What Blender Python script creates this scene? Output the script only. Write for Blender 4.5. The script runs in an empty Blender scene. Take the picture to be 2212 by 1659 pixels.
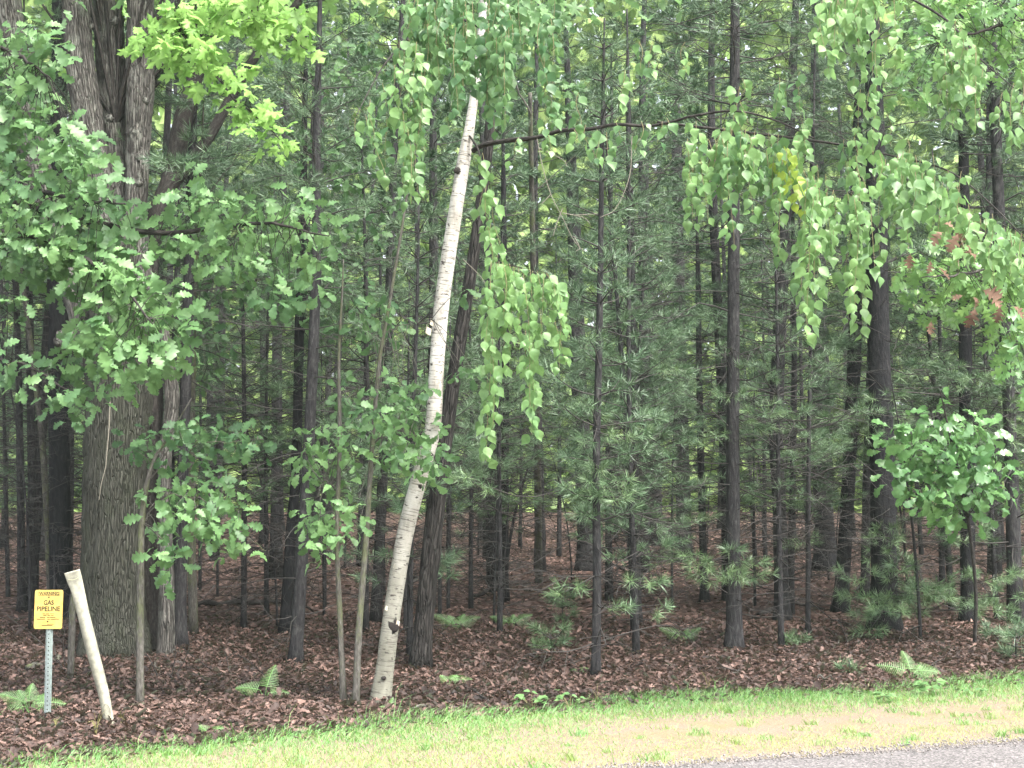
import bpy, math, random
import numpy as np
from mathutils import Vector

rng = np.random.default_rng(7)
random.seed(7)
SC = bpy.context.scene
COL = SC.collection

# ------------------------------------------------------------------ camera numbers
CZ = 1.6
FPX, CX, CY, HOR = 3072.0, 1106.0, 829.5, 1177.0
TH = math.atan((HOR - CY) / FPX)

def ray(dx, dy):
    x = (dx - CX) / FPX
    y = (CY - dy) / FPX
    return np.array([x, math.cos(TH) - y * math.sin(TH), math.sin(TH) + y * math.cos(TH)])

def at(dx, dy, Y):
    r = ray(dx, dy)
    return np.array([0, 0, CZ]) + r * (Y / r[1])

# ------------------------------------------------------------------ terrain
EX = np.array([-40, -3.74, -1.29, 0.0, 1.43, 4.06, 6.0, 40])
EY = np.array([-13, 10.4, 12.9, 13.7, 14.9, 15.7, 16.7, 34])
def edge_y(x):
    return np.interp(x, EX, EY)
def road_y(x):
    return 10.3 + 0.43 * (np.asarray(x) - 0.65)

_k = rng.normal(size=(14, 2)) * np.array([1.0, 1.0])
_p = rng.uniform(0, 6.28, 14)
def lump(x, y, s=1.0):
    v = 0
    for i in range(14):
        v = v + np.sin((x * _k[i, 0] + y * _k[i, 1]) * s * (0.6 + 0.22 * i) + _p[i]) / (1 + 0.3 * i)
    return v / 5.0

def G(x, y):
    x = np.asarray(x, float); y = np.asarray(y, float)
    yy = np.minimum(y, 78)
    u = yy - 16
    z = 0.07 * (np.sqrt(u * u + 4) + u) / 2
    m = np.clip((y - edge_y(x) + 0.3) / 2.0, 0, 1)
    g = np.clip((y - road_y(x)) / 0.8, 0, 1)
    return z + 0.055 * lump(x, y) * m + 0.018 * lump(x + 9, y, 2.2) * g

def hit(dx, dy):
    r = ray(dx, dy)
    ys = np.linspace(6, 90, 1700)
    zz = CZ + r[2] * ys / r[1]
    xx = r[0] * ys / r[1]
    b = np.nonzero(zz <= G(xx, ys))[0]
    Y = ys[b[0]] if len(b) else 60.0
    return np.array([r[0] * Y / r[1], Y, float(G(r[0] * Y / r[1], Y))])

# ------------------------------------------------------------------ mesh builder
class MB:
    def __init__(s):
        s.v = []; s.t = []; s.c = []; s.f = {}; s.n = 0
    def add(s, v, f, tone=0.5, tube=None):
        v = np.asarray(v, np.float32).reshape(-1, 3)
        n = len(v)
        s.v.append(v)
        s.t.append(np.broadcast_to(np.asarray(tone, np.float32), (n,)))
        s.c.append(np.zeros((n, 3), np.float32) if tube is None else np.asarray(tube, np.float32))
        fs = f if isinstance(f, (list, tuple)) and len(f) and isinstance(f[0], np.ndarray) else [np.asarray(f, np.int64)]
        for a in fs:
            if len(a):
                s.f.setdefault(a.shape[1], []).append(a + s.n)
        s.n += n
        return s
    def build(s, name, material, parent=None, smooth=True):
        me = bpy.data.meshes.new(name)
        if s.n:
            v = np.concatenate(s.v)
            me.vertices.add(s.n); me.vertices.foreach_set('co', v.ravel())
            loops, starts, k0 = [], [], 0
            for k, L in s.f.items():
                a = np.concatenate(L)
                loops.append(a.ravel())
                starts.append(k0 + np.arange(len(a)) * k)
                k0 += a.size
            lo = np.concatenate(loops).astype(np.int32); st = np.concatenate(starts).astype(np.int32)
            me.loops.add(len(lo)); me.loops.foreach_set('vertex_index', lo)
            me.polygons.add(len(st)); me.polygons.foreach_set('loop_start', st)
            me.polygons.foreach_set('use_smooth', np.full(len(st), smooth))
            a = me.attributes.new('tone', 'FLOAT', 'POINT'); a.data.foreach_set('value', np.concatenate(s.t).astype(np.float32))
            a = me.attributes.new('tube', 'FLOAT_VECTOR', 'POINT'); a.data.foreach_set('vector', np.concatenate(s.c).ravel())
            me.update(calc_edges=True)
        me.materials.append(material)
        o = bpy.data.objects.new(name, me); COL.objects.link(o)
        if parent is not None:
            o.parent = parent
            bpy_loc = parent.matrix_world_cache if hasattr(parent, 'matrix_world_cache') else None
        return o

def empty(name, loc, label=None, cat=None, group=None):
    o = bpy.data.objects.new(name, None); COL.objects.link(o)
    o.location = loc; o.empty_display_size = 0.2
    tag(o, label, cat, group)
    return o

def tag(o, label=None, cat=None, group=None, kind=None):
    if label: o['label'] = label
    if cat: o['category'] = cat
    if group: o['group'] = group
    if kind: o['kind'] = kind
    return o

def part(mb, name, material, root, smooth=True):
    """mesh built in world coordinates, parented to a thing at its base"""
    o = mb.build(name, material, None, smooth)
    o.parent = root
    base = root
    off = Vector((0, 0, 0))
    while base is not None:
        off += base.location; base = base.parent
    o.location = -off
    return o

def norm(a):
    a = np.asarray(a, float)
    return a / np.maximum(np.linalg.norm(a, axis=-1, keepdims=True), 1e-9)

def smooth_path(pts, n):
    pts = np.asarray(pts, float)
    if len(pts) < 3:
        t = np.linspace(0, 1, n)[:, None]
        return pts[0] * (1 - t) + pts[-1] * t
    P = np.vstack([2 * pts[0] - pts[1], pts, 2 * pts[-1] - pts[-2]])
    m = len(pts) - 1
    out = []
    for t in np.linspace(0, m, n):
        i = min(int(t), m - 1); u = t - i
        a, b, c, d = P[i], P[i + 1], P[i + 2], P[i + 3]
        out.append(0.5 * (2 * b + (c - a) * u + (2 * a - 5 * b + 4 * c - d) * u * u + (3 * b - a - 3 * c + d) * u ** 3))
    return np.array(out)

def tube(mb, pts, rad, seg=6, rough=0.0, tone=0.5, ell=None, cap=True, v0=0.0):
    pts = np.asarray(pts, float); n = len(pts)
    rad = np.broadcast_to(np.asarray(rad, float), (n,))
    T = norm(np.gradient(pts, axis=0))
    ref = np.array([1.0, 0.13, 0.07]) if abs(T[0][0]) < 0.8 else np.array([0.05, 0.1, 1.0])
    U = np.zeros((n, 3)); u = ref
    for i in range(n):
        u = norm(u - T[i] * np.dot(u, T[i])); U[i] = u
    W = np.cross(T, U)
    ang = np.linspace(0, 2 * np.pi, seg, endpoint=False)
    L = np.concatenate([[0], np.cumsum(np.linalg.norm(np.diff(pts, axis=0), axis=1))]) + v0
    R = np.repeat(rad[:, None], seg, 1)
    if rough > 0:
        ph = rng.uniform(0, 6.28, 6)
        nz = np.zeros((n, seg))
        for k in range(6):
            nz += np.sin(ang[None, :] * (k + 2) + ph[k] + L[:, None] * (0.6 + 0.8 * k) * (1 if k % 2 else -1)) / (k + 1.5)
        R = R * (1 + rough * nz + rough * 0.5 * rng.normal(size=(n, seg)))
    ca, sa = np.cos(ang), np.sin(ang)
    e1, e2 = (1, 1) if ell is None else ell
    e1 = np.broadcast_to(e1, (n,)); e2 = np.broadcast_to(e2, (n,))
    V = pts[:, None, :] + (R * ca)[:, :, None] * U[:, None, :] * e1[:, None, None] + (R * sa)[:, :, None] * W[:, None, :] * e2[:, None, None]
    tb = np.stack([R * ca, R * sa, np.repeat(L[:, None], seg, 1)], -1)
    i = np.arange(n - 1)[:, None] * seg; j = np.arange(seg)[None, :]; j2 = (j + 1) % seg
    q = np.stack([i + j, i + j2, i + seg + j2, i + seg + j], -1).reshape(-1, 4)
    fs = [q]
    if cap:
        fs.append(np.arange(seg)[None, :] + (n - 1) * seg)
        fs.append(np.arange(seg)[None, ::-1])
    mb.add(V.reshape(-1, 3), fs, tone, tb.reshape(-1, 3))

def twig(mb, pts, r0, r1, seg=3, n=5, tone=0.5):
    p = smooth_path(pts, n)
    tube(mb, p, np.linspace(r0, r1, n), seg, 0, tone, cap=False)
    return p

def inst(mb, tmpl, pos, Yax, Zax, size, tone):
    """place a template (verts, faces) many times: its +Y along Yax, +Z near Zax"""
    tv, tf = tmpl
    pos = np.asarray(pos, float); n = len(pos)
    if n == 0: return
    y = norm(np.asarray(Yax, float)); z = np.asarray(Zax, float)
    z = norm(z - y * np.sum(y * z, -1, keepdims=True)); x = np.cross(y, z)
    s = np.broadcast_to(np.asarray(size, float), (n,))[:, None]
    M = np.stack([x, y, z], -1)                       # columns
    V = np.einsum('nij,vj->nvi', M, tv) * s[:, :, None] + pos[:, None, :]
    m = len(tv)
    off = (np.arange(n) * m)[:, None, None]
    fs = [ (a[None] + off).reshape(-1, a.shape[1]) for a in tf ]
    mb.add(V.reshape(-1, 3), fs, np.repeat(np.broadcast_to(tone, (n,)), m))

# ------------------------------------------------------------------ leaf templates
def strip_leaf(prof, fold=0.2, droop=0.18, wave=0.0, forward=0.0, ymul=1.0):
    t = np.array([p[0] for p in prof]); w = np.array([p[1] for p in prof]); n = len(t)
    mid = np.stack([0 * t, t, -droop * t * t], -1)
    wz = fold * w + wave * np.sin(t * 17)
    fw = forward * w
    l = np.stack([-w, t + fw, -droop * t * t + wz], -1)
    r = np.stack([w, t + fw, -droop * t * t + fold * w - wave * np.sin(t * 15 + 1)], -1)
    v = np.vstack([mid, l, r])
    f = []
    for i in range(n - 1):
        f.append([i, i + 1, n + i + 1, n + i]); f.append([i + 1, i, 2 * n + i, 2 * n + i + 1])
    return v, [np.array(f)]

BIRCH = strip_leaf([(-.22, .006), (0, .015), (.06, .15), (.18, .29), (.32, .36), (.46, .34), (.62, .24), (.78, .115), (.9, .04), (1, .003)], .22, .12, .012)
OAK = strip_leaf([(-.1, .01), (0, .02), (.1, .1), (.2, .21), (.26, .22), (.31, .11), (.4, .27), (.47, .3), (.52, .15), (.6, .3), (.68, .35), (.73, .18), (.83, .24), (.88, .2), (.91, .12), (1, .03)], .18, .2, .03, .12)
REDOAK = strip_leaf([(-.15, .008), (0, .012), (.08, .06), (.2, .24), (.24, .2), (.28, .06), (.38, .34), (.46, .4), (.48, .25), (.52, .07), (.62, .28), (.72, .36), (.74, .18), (.78, .06), (.86, .17), (.91, .15), (.92, .05), (1, .005)], .15, .22, .02, .28)
OBOV = strip_leaf([(-.08, .01), (0, .02), (.15, .07), (.26, .15), (.31, .17), (.36, .11), (.46, .22), (.52, .25), (.57, .17), (.66, .29), (.73, .32), (.78, .23), (.87, .27), (.93, .22), (1, .04)], .12, .28, .035)
DEAD = strip_leaf([(0, .02), (.2, .2), (.3, .12), (.5, .3), (.6, .17), (.78, .26), (1, .02)], .55, -.25, .08, .1)
DEAD2 = strip_leaf([(0, .02), (.3, .24), (.65, .26), (1, .0)], -.5, .3, .06)
def maple():
    half = [(0, -.28), (.012, 0), (.2, -.1), (.3, -.03), (.46, .0), (.38, .12), (.33, .2), (.48, .28), (.56, .46), (.66, .58), (.5, .56), (.38, .58), (.26, .5), (.2, .5), (.22, .68), (.3, .78), (.16, .84), (0, 1.06)]
    R = [np.array([x, y]) for x, y in half]
    Lh = [np.array([-x, y]) for x, y in half[1:-1]][::-1]
    ring = np.array(R + Lh)
    c = np.array([0, .32])
    d = np.linalg.norm(ring - c, axis=1)
    z = -.22 * d ** 2 + .04 * np.sin(np.arange(len(ring)) * 2.3)
    v = np.vstack([[0, .32, 0.03], np.column_stack([ring, z])])
    n = len(ring)
    f = [[0, 1 + i, 1 + (i + 1) % n] for i in range(n)]
    return v, [np.array(f)]
MAPLE = maple()

def tuft(n, L, w, shoot=0.07, seed=0, lo=18, hi=72):
    r = np.random.default_rng(seed)
    V, F = [], []
    for i in range(n):
        a = r.uniform(0, 2 * np.pi); u = r.uniform(0, 1)
        th = math.radians(lo + (hi - lo) * (1 - u) * r.uniform(.6, 1.2) + r.uniform(-6, 6))
        d = np.array([math.sin(th) * math.cos(a), math.cos(th), math.sin(th) * math.sin(a)])
        b = np.array([0, shoot * (u - .9), 0])
        l = L * r.uniform(.75, 1.12)
        side = norm(np.cross(d, r.normal(size=3))) * w
        tip = b + d * l + np.array([0, 0, -0.12 * l])
        midp = b + d * l * .55
        k = len(V)
        V += [b - side * .5, b + side * .5, midp + side * .5, midp - side * .5, tip]
        F += [[k, k + 1, k + 2, k + 3]]
        F += [[k + 3, k + 2, k + 4, k + 4]]
    V = np.array(V)
    q = np.array([f for f in F if f[2] != f[3]]); t = np.array([f[:3] for f in F if f[2] == f[3]])
    return V, [q, t]
TUFT_NEAR = [tuft(26, .135, .0042, .06, s, 25, 85) for s in range(5)]
TUFT_MID = [tuft(22, .145, .005, .09, 20 + s, 20, 80) for s in range(4)]
TUFT_FAR = [tuft(20, .15, .010, .12, 40 + s) for s in range(4)]

def pinna_frond():
    """a fern frond: +Y along the rachis, length 1"""
    V, F = [], []
    n = 15
    for i in range(n):
        t = .1 + .9 * i / n
        L = .40 * (1 - t) ** .8 * (1 if i > 1 else .9) + .015
        for s in (-1, 1):
            m = max(3, int(8 * L / .4) + 2)
            for j in range(m):
                a = j / m; b = (j + 1) / m
                x0, x1 = s * L * a, s * L * b
                y0, y1 = t + .12 * L * a, t + .12 * L * b
                hw = .021 * (1 - a) ** .7 + .003
                zz0, zz1 = -.3 * (L * a) ** 2 * 4 - .42 * y0 * y0, -.3 * (L * b) ** 2 * 4 - .42 * y1 * y1
                k = len(V)
                V += [[x0, y0, zz0], [x0 + s * .012, y0 + hw, zz0], [x1, y1 + .004, zz1], [x0 + s * .012, y0 - hw, zz0]]
                F.append([k, k + 1, k + 2, k + 3])
    k = len(V)
    for i in range(8):
        y = i / 7
        V += [[-.006, y, -.42 * y * y + .002], [.006, y, -.42 * y * y + .002]]
    for i in range(7):
        F.append([k + 2 * i, k + 2 * i + 1, k + 2 * i + 3, k + 2 * i + 2])
    return np.array(V), [np.array(F)]
FROND = pinna_frond()

# ------------------------------------------------------------------ materials
def newmat(name):
    m = bpy.data.materials.new(name); m.use_nodes = True
    nt = m.node_tree; nt.nodes.clear()
    out = nt.nodes.new('ShaderNodeOutputMaterial')
    return m, nt, out
def nd(nt, kind, **kw):
    n = nt.nodes.new('ShaderNode' + kind)
    for k, v in kw.items():
        if k in n.inputs: n.inputs[k].default_value = v
        else: setattr(n, k, v)
    return n
def ramp(nt, fac, stops, interp='LINEAR'):
    r = nt.nodes.new('ShaderNodeValToRGB'); r.color_ramp.interpolation = interp
    e = r.color_ramp.elements
    while len(e) < len(stops): e.new(0.5)
    for i, (p, c) in enumerate(stops):
        e[i].position = p
        e[i].color = (*c, 1) if isinstance(c, tuple) else (c, c, c, 1)
    nt.links.new(fac, r.inputs[0]); return r.outputs[0]
def mixc(nt, fac, a, b, mode='MIX'):
    m = nt.nodes.new('ShaderNodeMix'); m.data_type = 'RGBA'; m.blend_type = mode
    for sock, val in ((m.inputs[0], fac), (m.inputs[6], a), (m.inputs[7], b)):
        if isinstance(val, (int, float)): sock.default_value = val
        elif isinstance(val, tuple): sock.default_value = (*val, 1)
        else: nt.links.new(val, sock)
    return m.outputs[2]
def attr(nt, name, out):
    a = nt.nodes.new('ShaderNodeAttribute'); a.attribute_name = name; return a.outputs[out]
def mapped(nt, vec, sc):
    m = nt.nodes.new('ShaderNodeMapping'); m.inputs['Scale'].default_value = sc
    nt.links.new(vec, m.inputs[0]); return m.outputs[0]
def noise(nt, vec, scale, detail=4, rough=.6, dist=0.0):
    n = nd(nt, 'TexNoise', Scale=scale, Detail=detail, Roughness=rough, Distortion=dist)
    nt.links.new(vec, n.inputs['Vector']); return n.outputs[0]
def bump(nt, h, strength, dist):
    b = nd(nt, 'Bump', Strength=strength, Distance=dist); nt.links.new(h, b.inputs['Height']); return b.outputs[0]
def math_(nt, op, a, b=None):
    m = nt.nodes.new('ShaderNodeMath'); m.operation = op
    for s, v in ((m.inputs[0], a), (m.inputs[1], b)):
        if v is None: continue
        if isinstance(v, (int, float)): s.default_value = v
        else: nt.links.new(v, s)
    return m.outputs[0]

def leaf_mat(name, dark, light, trans=0.35, rough=.42, spec=.45, tcol=None):
    m, nt, out = newmat(name)
    tone = attr(nt, 'tone', 'Fac')
    base = mixc(nt, tone, dark, light)
    geo = nt.nodes.new('ShaderNodeNewGeometry')
    nz = noise(nt, geo.outputs['Position'], 22, 3, .6)
    base = mixc(nt, .55, base, mixc(nt, 1.0, base, ramp(nt, nz, [(.3, .55), (.7, 1.35)]), 'MULTIPLY'))
    back = mixc(nt, geo.outputs['Backfacing'], base, mixc(nt, .35, base, (.22, .30, .20)))
    p = nd(nt, 'BsdfPrincipled', Roughness=rough); p.inputs['Specular IOR Level'].default_value = spec
    nt.links.new(back, p.inputs['Base Color'])
    t = nt.nodes.new('ShaderNodeBsdfTranslucent')
    nt.links.new(mixc(nt, .5, base, tcol if tcol else tuple(min(1, c * 1.6) for c in light)), t.inputs[0])
    mx = nd(nt, 'MixShader'); mx.inputs[0].default_value = trans
    nt.links.new(p.outputs[0], mx.inputs[1]); nt.links.new(t.outputs[0], mx.inputs[2])
    nt.links.new(mx.outputs[0], out.inputs[0])
    return m

def needle_mat(name, dark, light):
    m, nt, out = newmat(name)
    c = mixc(nt, attr(nt, 'tone', 'Fac'), dark, light)
    d = nt.nodes.new('ShaderNodeBsdfDiffuse'); nt.links.new(c, d.inputs[0])
    g = nd(nt, 'BsdfGlossy', Roughness=.45); g.inputs[0].default_value = (.9, 1, .95, 1)
    mx = nd(nt, 'MixShader'); mx.inputs[0].default_value = .06
    nt.links.new(d.outputs[0], mx.inputs[1]); nt.links.new(g.outputs[0], mx.inputs[2]); nt.links.new(mx.outputs[0], out.inputs[0])
    return m

def bark_mat(name, dark, mid, light, sx=38, sz=7, bstr=.8, moss=None, furrow=0.0, lich=0.0):
    m, nt, out = newmat(name)
    tb = attr(nt, 'tube', 'Vector')
    a = noise(nt, mapped(nt, tb, (sx, sx, sz)), 1.0, 7, .68, .4)
    col = ramp(nt, a, [(.3, dark), (.52, mid), (.74, light)])
    h = a
    if furrow:
        v = nd(nt, 'TexVoronoi', feature='DISTANCE_TO_EDGE', Scale=1.0)
        b = noise(nt, mapped(nt, tb, (9, 9, 3)), 1, 3)
        va = nt.nodes.new('ShaderNodeVectorMath'); va.operation = 'ADD'
        nt.links.new(mapped(nt, tb, (sx * .75, sx * .75, sz * .55)), va.inputs[0])
        cb = nt.nodes.new('ShaderNodeCombineXYZ'); nt.links.new(b, cb.inputs[0]); nt.links.new(b, cb.inputs[1]); nt.links.new(b, cb.inputs[2])
        nt.links.new(cb.outputs[0], va.inputs[1])
        nt.links.new(va.outputs[0], v.inputs['Vector'])
        e = ramp(nt, v.outputs['Distance'], [(0, 0.0), (.16, 1.0)])
        col = mixc(nt, furrow, col, mixc(nt, 1.0, col, mixc(nt, e, (.22, .2, .2), (1.15, 1.12, 1.1)), 'MULTIPLY'))
        h = math_(nt, 'ADD', math_(nt, 'MULTIPLY', e, .8), math_(nt, 'MULTIPLY', a, .6))
    if lich:
        l = noise(nt, mapped(nt, tb, (6, 6, 3)), 1, 6, .7)
        col = mixc(nt, ramp(nt, l, [(.5, 0.0), (.66, lich)]), col, (.34, .36, .31))
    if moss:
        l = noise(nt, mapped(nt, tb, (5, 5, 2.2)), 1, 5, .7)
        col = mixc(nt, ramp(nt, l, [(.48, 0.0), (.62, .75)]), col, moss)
    p = nd(nt, 'BsdfPrincipled', Roughness=.9); p.inputs['Specular IOR Level'].default_value = .15
    nt.links.new(col, p.inputs['Base Color']); nt.links.new(bump(nt, h, bstr, .03), p.inputs['Normal'])
    nt.links.new(p.outputs[0], out.inputs[0]); return m

def plain(name, col, rough=.6, metal=0.0, nscale=0, var=.25, bstr=0.0):
    m, nt, out = newmat(name)
    p = nd(nt, 'BsdfPrincipled', Roughness=rough, Metallic=metal); p.inputs['Base Color'].default_value = (*col, 1)
    if nscale:
        tc = nt.nodes.new('ShaderNodeNewGeometry')
        nz = noise(nt, tc.outputs['Position'], nscale, 5, .65)
        c = mixc(nt, 1.0, col, ramp(nt, nz, [(.3, 1 - var), (.7, 1 + var * .5)]), 'MULTIPLY')
        nt.links.new(c, p.inputs['Base Color'])
        if bstr: nt.links.new(bump(nt, nz, bstr, .004), p.inputs['Normal'])
    nt.links.new(p.outputs[0], out.inputs[0]); return m

M = {}
M['oak'] = leaf_mat('oak_leaf', (.058, .130, .052), (.15, .275, .10), .35, .45, .38)
M['oakshade'] = leaf_mat('shaded_leaf', (.048, .11, .048), (.115, .215, .08), .34, .5, .3)  # darker copy of the oak leaf, with shade put into the colour
M['maple'] = leaf_mat('maple_leaf', (.14, .29, .06), (.27, .45, .125), .45, .5, .3)
M['redoak'] = leaf_mat('red_oak_leaf', (.08, .185, .06), (.19, .33, .10), .4, .4, .45)
M['birchleaf'] = leaf_mat('birch_leaf', (.05, .125, .048), (.175, .305, .105), .38, .42, .4)
M['youngleaf'] = leaf_mat('young_birch_leaf', (.22, .32, .05), (.34, .43, .075), .45, .45, .4)
M['gloss'] = leaf_mat('glossy_oak_leaf', (.06, .15, .05), (.145, .29, .095), .28, .24, .55)
M['fern'] = leaf_mat('fern_leaf', (.075, .18, .055), (.165, .32, .10), .35, .5, .35)
M['deadleaf'] = leaf_mat('brown_leaf', (.10, .06, .042), (.22, .14, .10), .2, .8, .2, (.2, .12, .08))
M['needle'] = needle_mat('pine_needle', (.042, .088, .043), (.112, .18, .084))
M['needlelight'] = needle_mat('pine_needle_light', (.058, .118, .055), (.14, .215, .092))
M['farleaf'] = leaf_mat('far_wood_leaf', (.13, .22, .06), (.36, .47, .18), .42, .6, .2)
M['litter'] = leaf_mat('dead_litter', (.012, .0065, .006), (.245, .155, .128), .12, .6, .35, (.2, .1, .06))
M['grass'] = leaf_mat('grass_blade', (.11, .30, .062), (.44, .46, .165), .3, .5, .3, (.28, .36, .08))
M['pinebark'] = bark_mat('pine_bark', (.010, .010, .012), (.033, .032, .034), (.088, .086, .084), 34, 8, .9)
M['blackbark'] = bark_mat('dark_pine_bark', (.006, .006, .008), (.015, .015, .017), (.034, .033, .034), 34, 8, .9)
M['greybark'] = bark_mat('sapling_bark', (.033, .030, .027), (.088, .083, .074), (.18, .172, .155), 60, 14, .5, moss=(.10, .12, .05))
M['maplebark'] = bark_mat('maple_bark', (.03, .028, .027), (.095, .09, .083), (.20, .195, .18), 44, 5, 1.0, furrow=.5, lich=.5)
M['shadedmossbark'] = bark_mat('shaded_mossy_maple_bark', (.018, .019, .015), (.055, .056, .047), (.115, .118, .10), 50, 5.5, 1.0, moss=(.05, .055, .04), furrow=.32)  # moss plus the weaker light on the lower trunk, both painted into the colour
M['limbbark'] = bark_mat('limb_bark', (.013, .011, .011), (.04, .036, .034), (.095, .088, .08), 45, 12, .7)
M['twig'] = plain('dead_twig', (.035, .031, .029), .9, 0, 30, .4)
M['palebark'] = plain('pale_twig', (.20, .185, .15), .8, 0, 40, .3)
M['tantwig'] = plain('birch_twig', (.17, .15, .07), .7)

def birch_mat():
    m, nt, out = newmat('birch_bark')
    tb = attr(nt, 'tube', 'Vector')
    sp = nt.nodes.new('ShaderNodeSeparateXYZ'); nt.links.new(tb, sp.inputs[0])
    low = ramp(nt, math_(nt, 'MULTIPLY', sp.outputs[2], .125), [(.0, 1.0), (.16, .75), (.36, 0.0)])
    big = noise(nt, mapped(nt, tb, (5, 5, 2.2)), 1, 5, .65)
    col = ramp(nt, big, [(.3, (.17, .155, .13)), (.45, (.39, .37, .335)), (.62, (.54, .525, .495))])
    col = mixc(nt, low, col, mixc(nt, big, (.08, .08, .06), (.31, .305, .245)))
    len_ = noise(nt, mapped(nt, tb, (7, 7, 75)), 1, 3, .6, .3)
    col = mixc(nt, ramp(nt, len_, [(.56, 0.0), (.63, .75)]), col, (.09, .08, .07))
    pt = noise(nt, mapped(nt, tb, (14, 14, 30)), 1, 2, .5)
    col = mixc(nt, ramp(nt, pt, [(.63, 0.0), (.68, .95)]), col, (.05, .042, .038))
    p = nd(nt, 'BsdfPrincipled', Roughness=.7); p.inputs['Specular IOR Level'].default_value = .25
    nt.links.new(col, p.inputs['Base Color'])
    nt.links.new(bump(nt, math_(nt, 'SUBTRACT', big, len_), .5, .012), p.inputs['Normal'])
    nt.links.new(p.outputs[0], out.inputs[0]); return m
M['birch'] = birch_mat()

def ground_mat():
    m, nt, out = newmat('forest_ground')
    g = nt.nodes.new('ShaderNodeNewGeometry'); pos = g.outputs['Position']
    v = nd(nt, 'TexVoronoi', Scale=13.0); 
    nt.links.new(mapped(nt, pos, (1, 1, .3)), v.inputs['Vector'])
    sepc = nt.nodes.new('ShaderNodeSeparateColor'); nt.links.new(v.outputs['Color'], sepc.inputs[0])
    lit = ramp(nt, sepc.outputs[0], [(.0, (.03, .018, .014)), (.5, (.05, .03, .024)), (.85, (.09, .06, .05)), (1, (.15, .115, .105))])
    n1 = noise(nt, pos, 5, 8, .7)
    lit = mixc(nt, .6, lit, mixc(nt, 1.0, lit, ramp(nt, n1, [(.3, .4), (.7, 1.5)]), 'MULTIPLY'))
    n2 = noise(nt, mapped(nt, pos, (1, 2.2, 1)), 45, 8, .8)
    n3 = noise(nt, pos, 1.6, 5, .6)
    dirt = ramp(nt, n2, [(.3, (.07, .055, .042)), (.44, (.165, .128, .098)), (.58, (.24, .195, .15)), (.74, (.44, .39, .28))])
    soil = mixc(nt, ramp(nt, n3, [(.45, 0.0), (.65, .4)]), dirt, (.17, .17, .065))
    z = attr(nt, 'tone', 'Fac')
    col = mixc(nt, z, lit, soil)
    p = nd(nt, 'BsdfPrincipled', Roughness=.95); p.inputs['Specular IOR Level'].default_value = .1
    nt.links.new(col, p.inputs['Base Color'])
    nt.links.new(bump(nt, math_(nt, 'ADD', n2, v.outputs['Distance']), .7, .02), p.inputs['Normal'])
    nt.links.new(p.outputs[0], out.inputs[0]); return m
M['ground'] = ground_mat()

def road_mat():
    m, nt, out = newmat('asphalt')
    g = nt.nodes.new('ShaderNodeNewGeometry'); pos = g.outputs['Position']
    v = nd(nt, 'TexVoronoi', Scale=70.0); nt.links.new(pos, v.inputs['Vector'])
    sepc = nt.nodes.new('ShaderNodeSeparateColor'); nt.links.new(v.outputs['Color'], sepc.inputs[0])
    col = ramp(nt, sepc.outputs[0], [(0, (.04, .036, .036)), (.35, (.095, .087, .087)), (.75, (.16, .147, .147)), (1, (.27, .25, .245))])
    n1 = noise(nt, pos, 3, 6, .65)
    col = mixc(nt, .7, col, mixc(nt, 1.0, col, ramp(nt, n1, [(.3, .75), (.7, 1.2)]), 'MULTIPLY'))
    n2 = noise(nt, pos, 120, 4, .7)
    p = nd(nt, 'BsdfPrincipled', Roughness=.9)
    nt.links.new(col, p.inputs['Base Color'])
    nt.links.new(bump(nt, math_(nt, 'ADD', v.outputs['Distance'], n2), .8, .01), p.inputs['Normal'])
    nt.links.new(p.outputs[0], out.inputs[0]); return m
M['road'] = road_mat()

# ------------------------------------------------------------------ ground, road
def axis(lo, hi, fine_lo, fine_hi, fine, growth=1.16):
    a = list(np.arange(fine_lo, fine_hi, fine)); d = fine
    while a[-1] < hi: d *= growth; a.append(a[-1] + d)
    b = []; d = fine; x = fine_lo
    while x > lo: d *= growth; x -= d; b.append(x)
    return np.array(b[::-1] + a)
xs = axis(-260, 260, -7, 9, .09); ys = axis(-60, 420, 8.5, 22, .08)
XX, YY = np.meshgrid(xs, ys)
ZZ = G(XX, YY)
tone = np.clip((edge_y(XX) + .25 * lump(XX, YY, 2.0) - YY) / .35 + .2, 0, 1)
nx, ny = len(xs), len(ys)
i = (np.arange(ny - 1)[:, None] * nx + np.arange(nx - 1)[None, :]).ravel()
mb = MB(); mb.add(np.stack([XX, YY, ZZ], -1).reshape(-1, 3), np.stack([i, i + 1, i + nx + 1, i + nx], -1), tone.ravel())
o = mb.build('ground', M['ground']); tag(o, kind='structure')

# the road: a sheet whose verge edge is broken and uneven
mb = MB(); rx = axis(-200, 200, -6, 10, .05)
ry = road_y(rx) + .05 * lump(rx, rx * .3, 3.0) + .025 * rng.normal(size=len(rx)) * (np.abs(rx) < 12)
near = np.stack([rx, ry, G(rx, ry) * 0 + .012], -1)
cols = [near, np.stack([rx, ry - .06, 0 * rx + .028], -1), np.stack([rx, ry - 3.2, 0 * rx + .05], -1), np.stack([rx, ry - 6.6, 0 * rx + .02], -1)]
V = np.concatenate(cols); n = len(rx)
fs = []
for k in range(3):
    a = k * n + np.arange(n - 1)
    fs.append(np.stack([a, a + n, a + n + 1, a + 1], -1))
mb.add(V, np.concatenate(fs))
o = mb.build('road', M['road']); tag(o, kind='structure')

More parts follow.
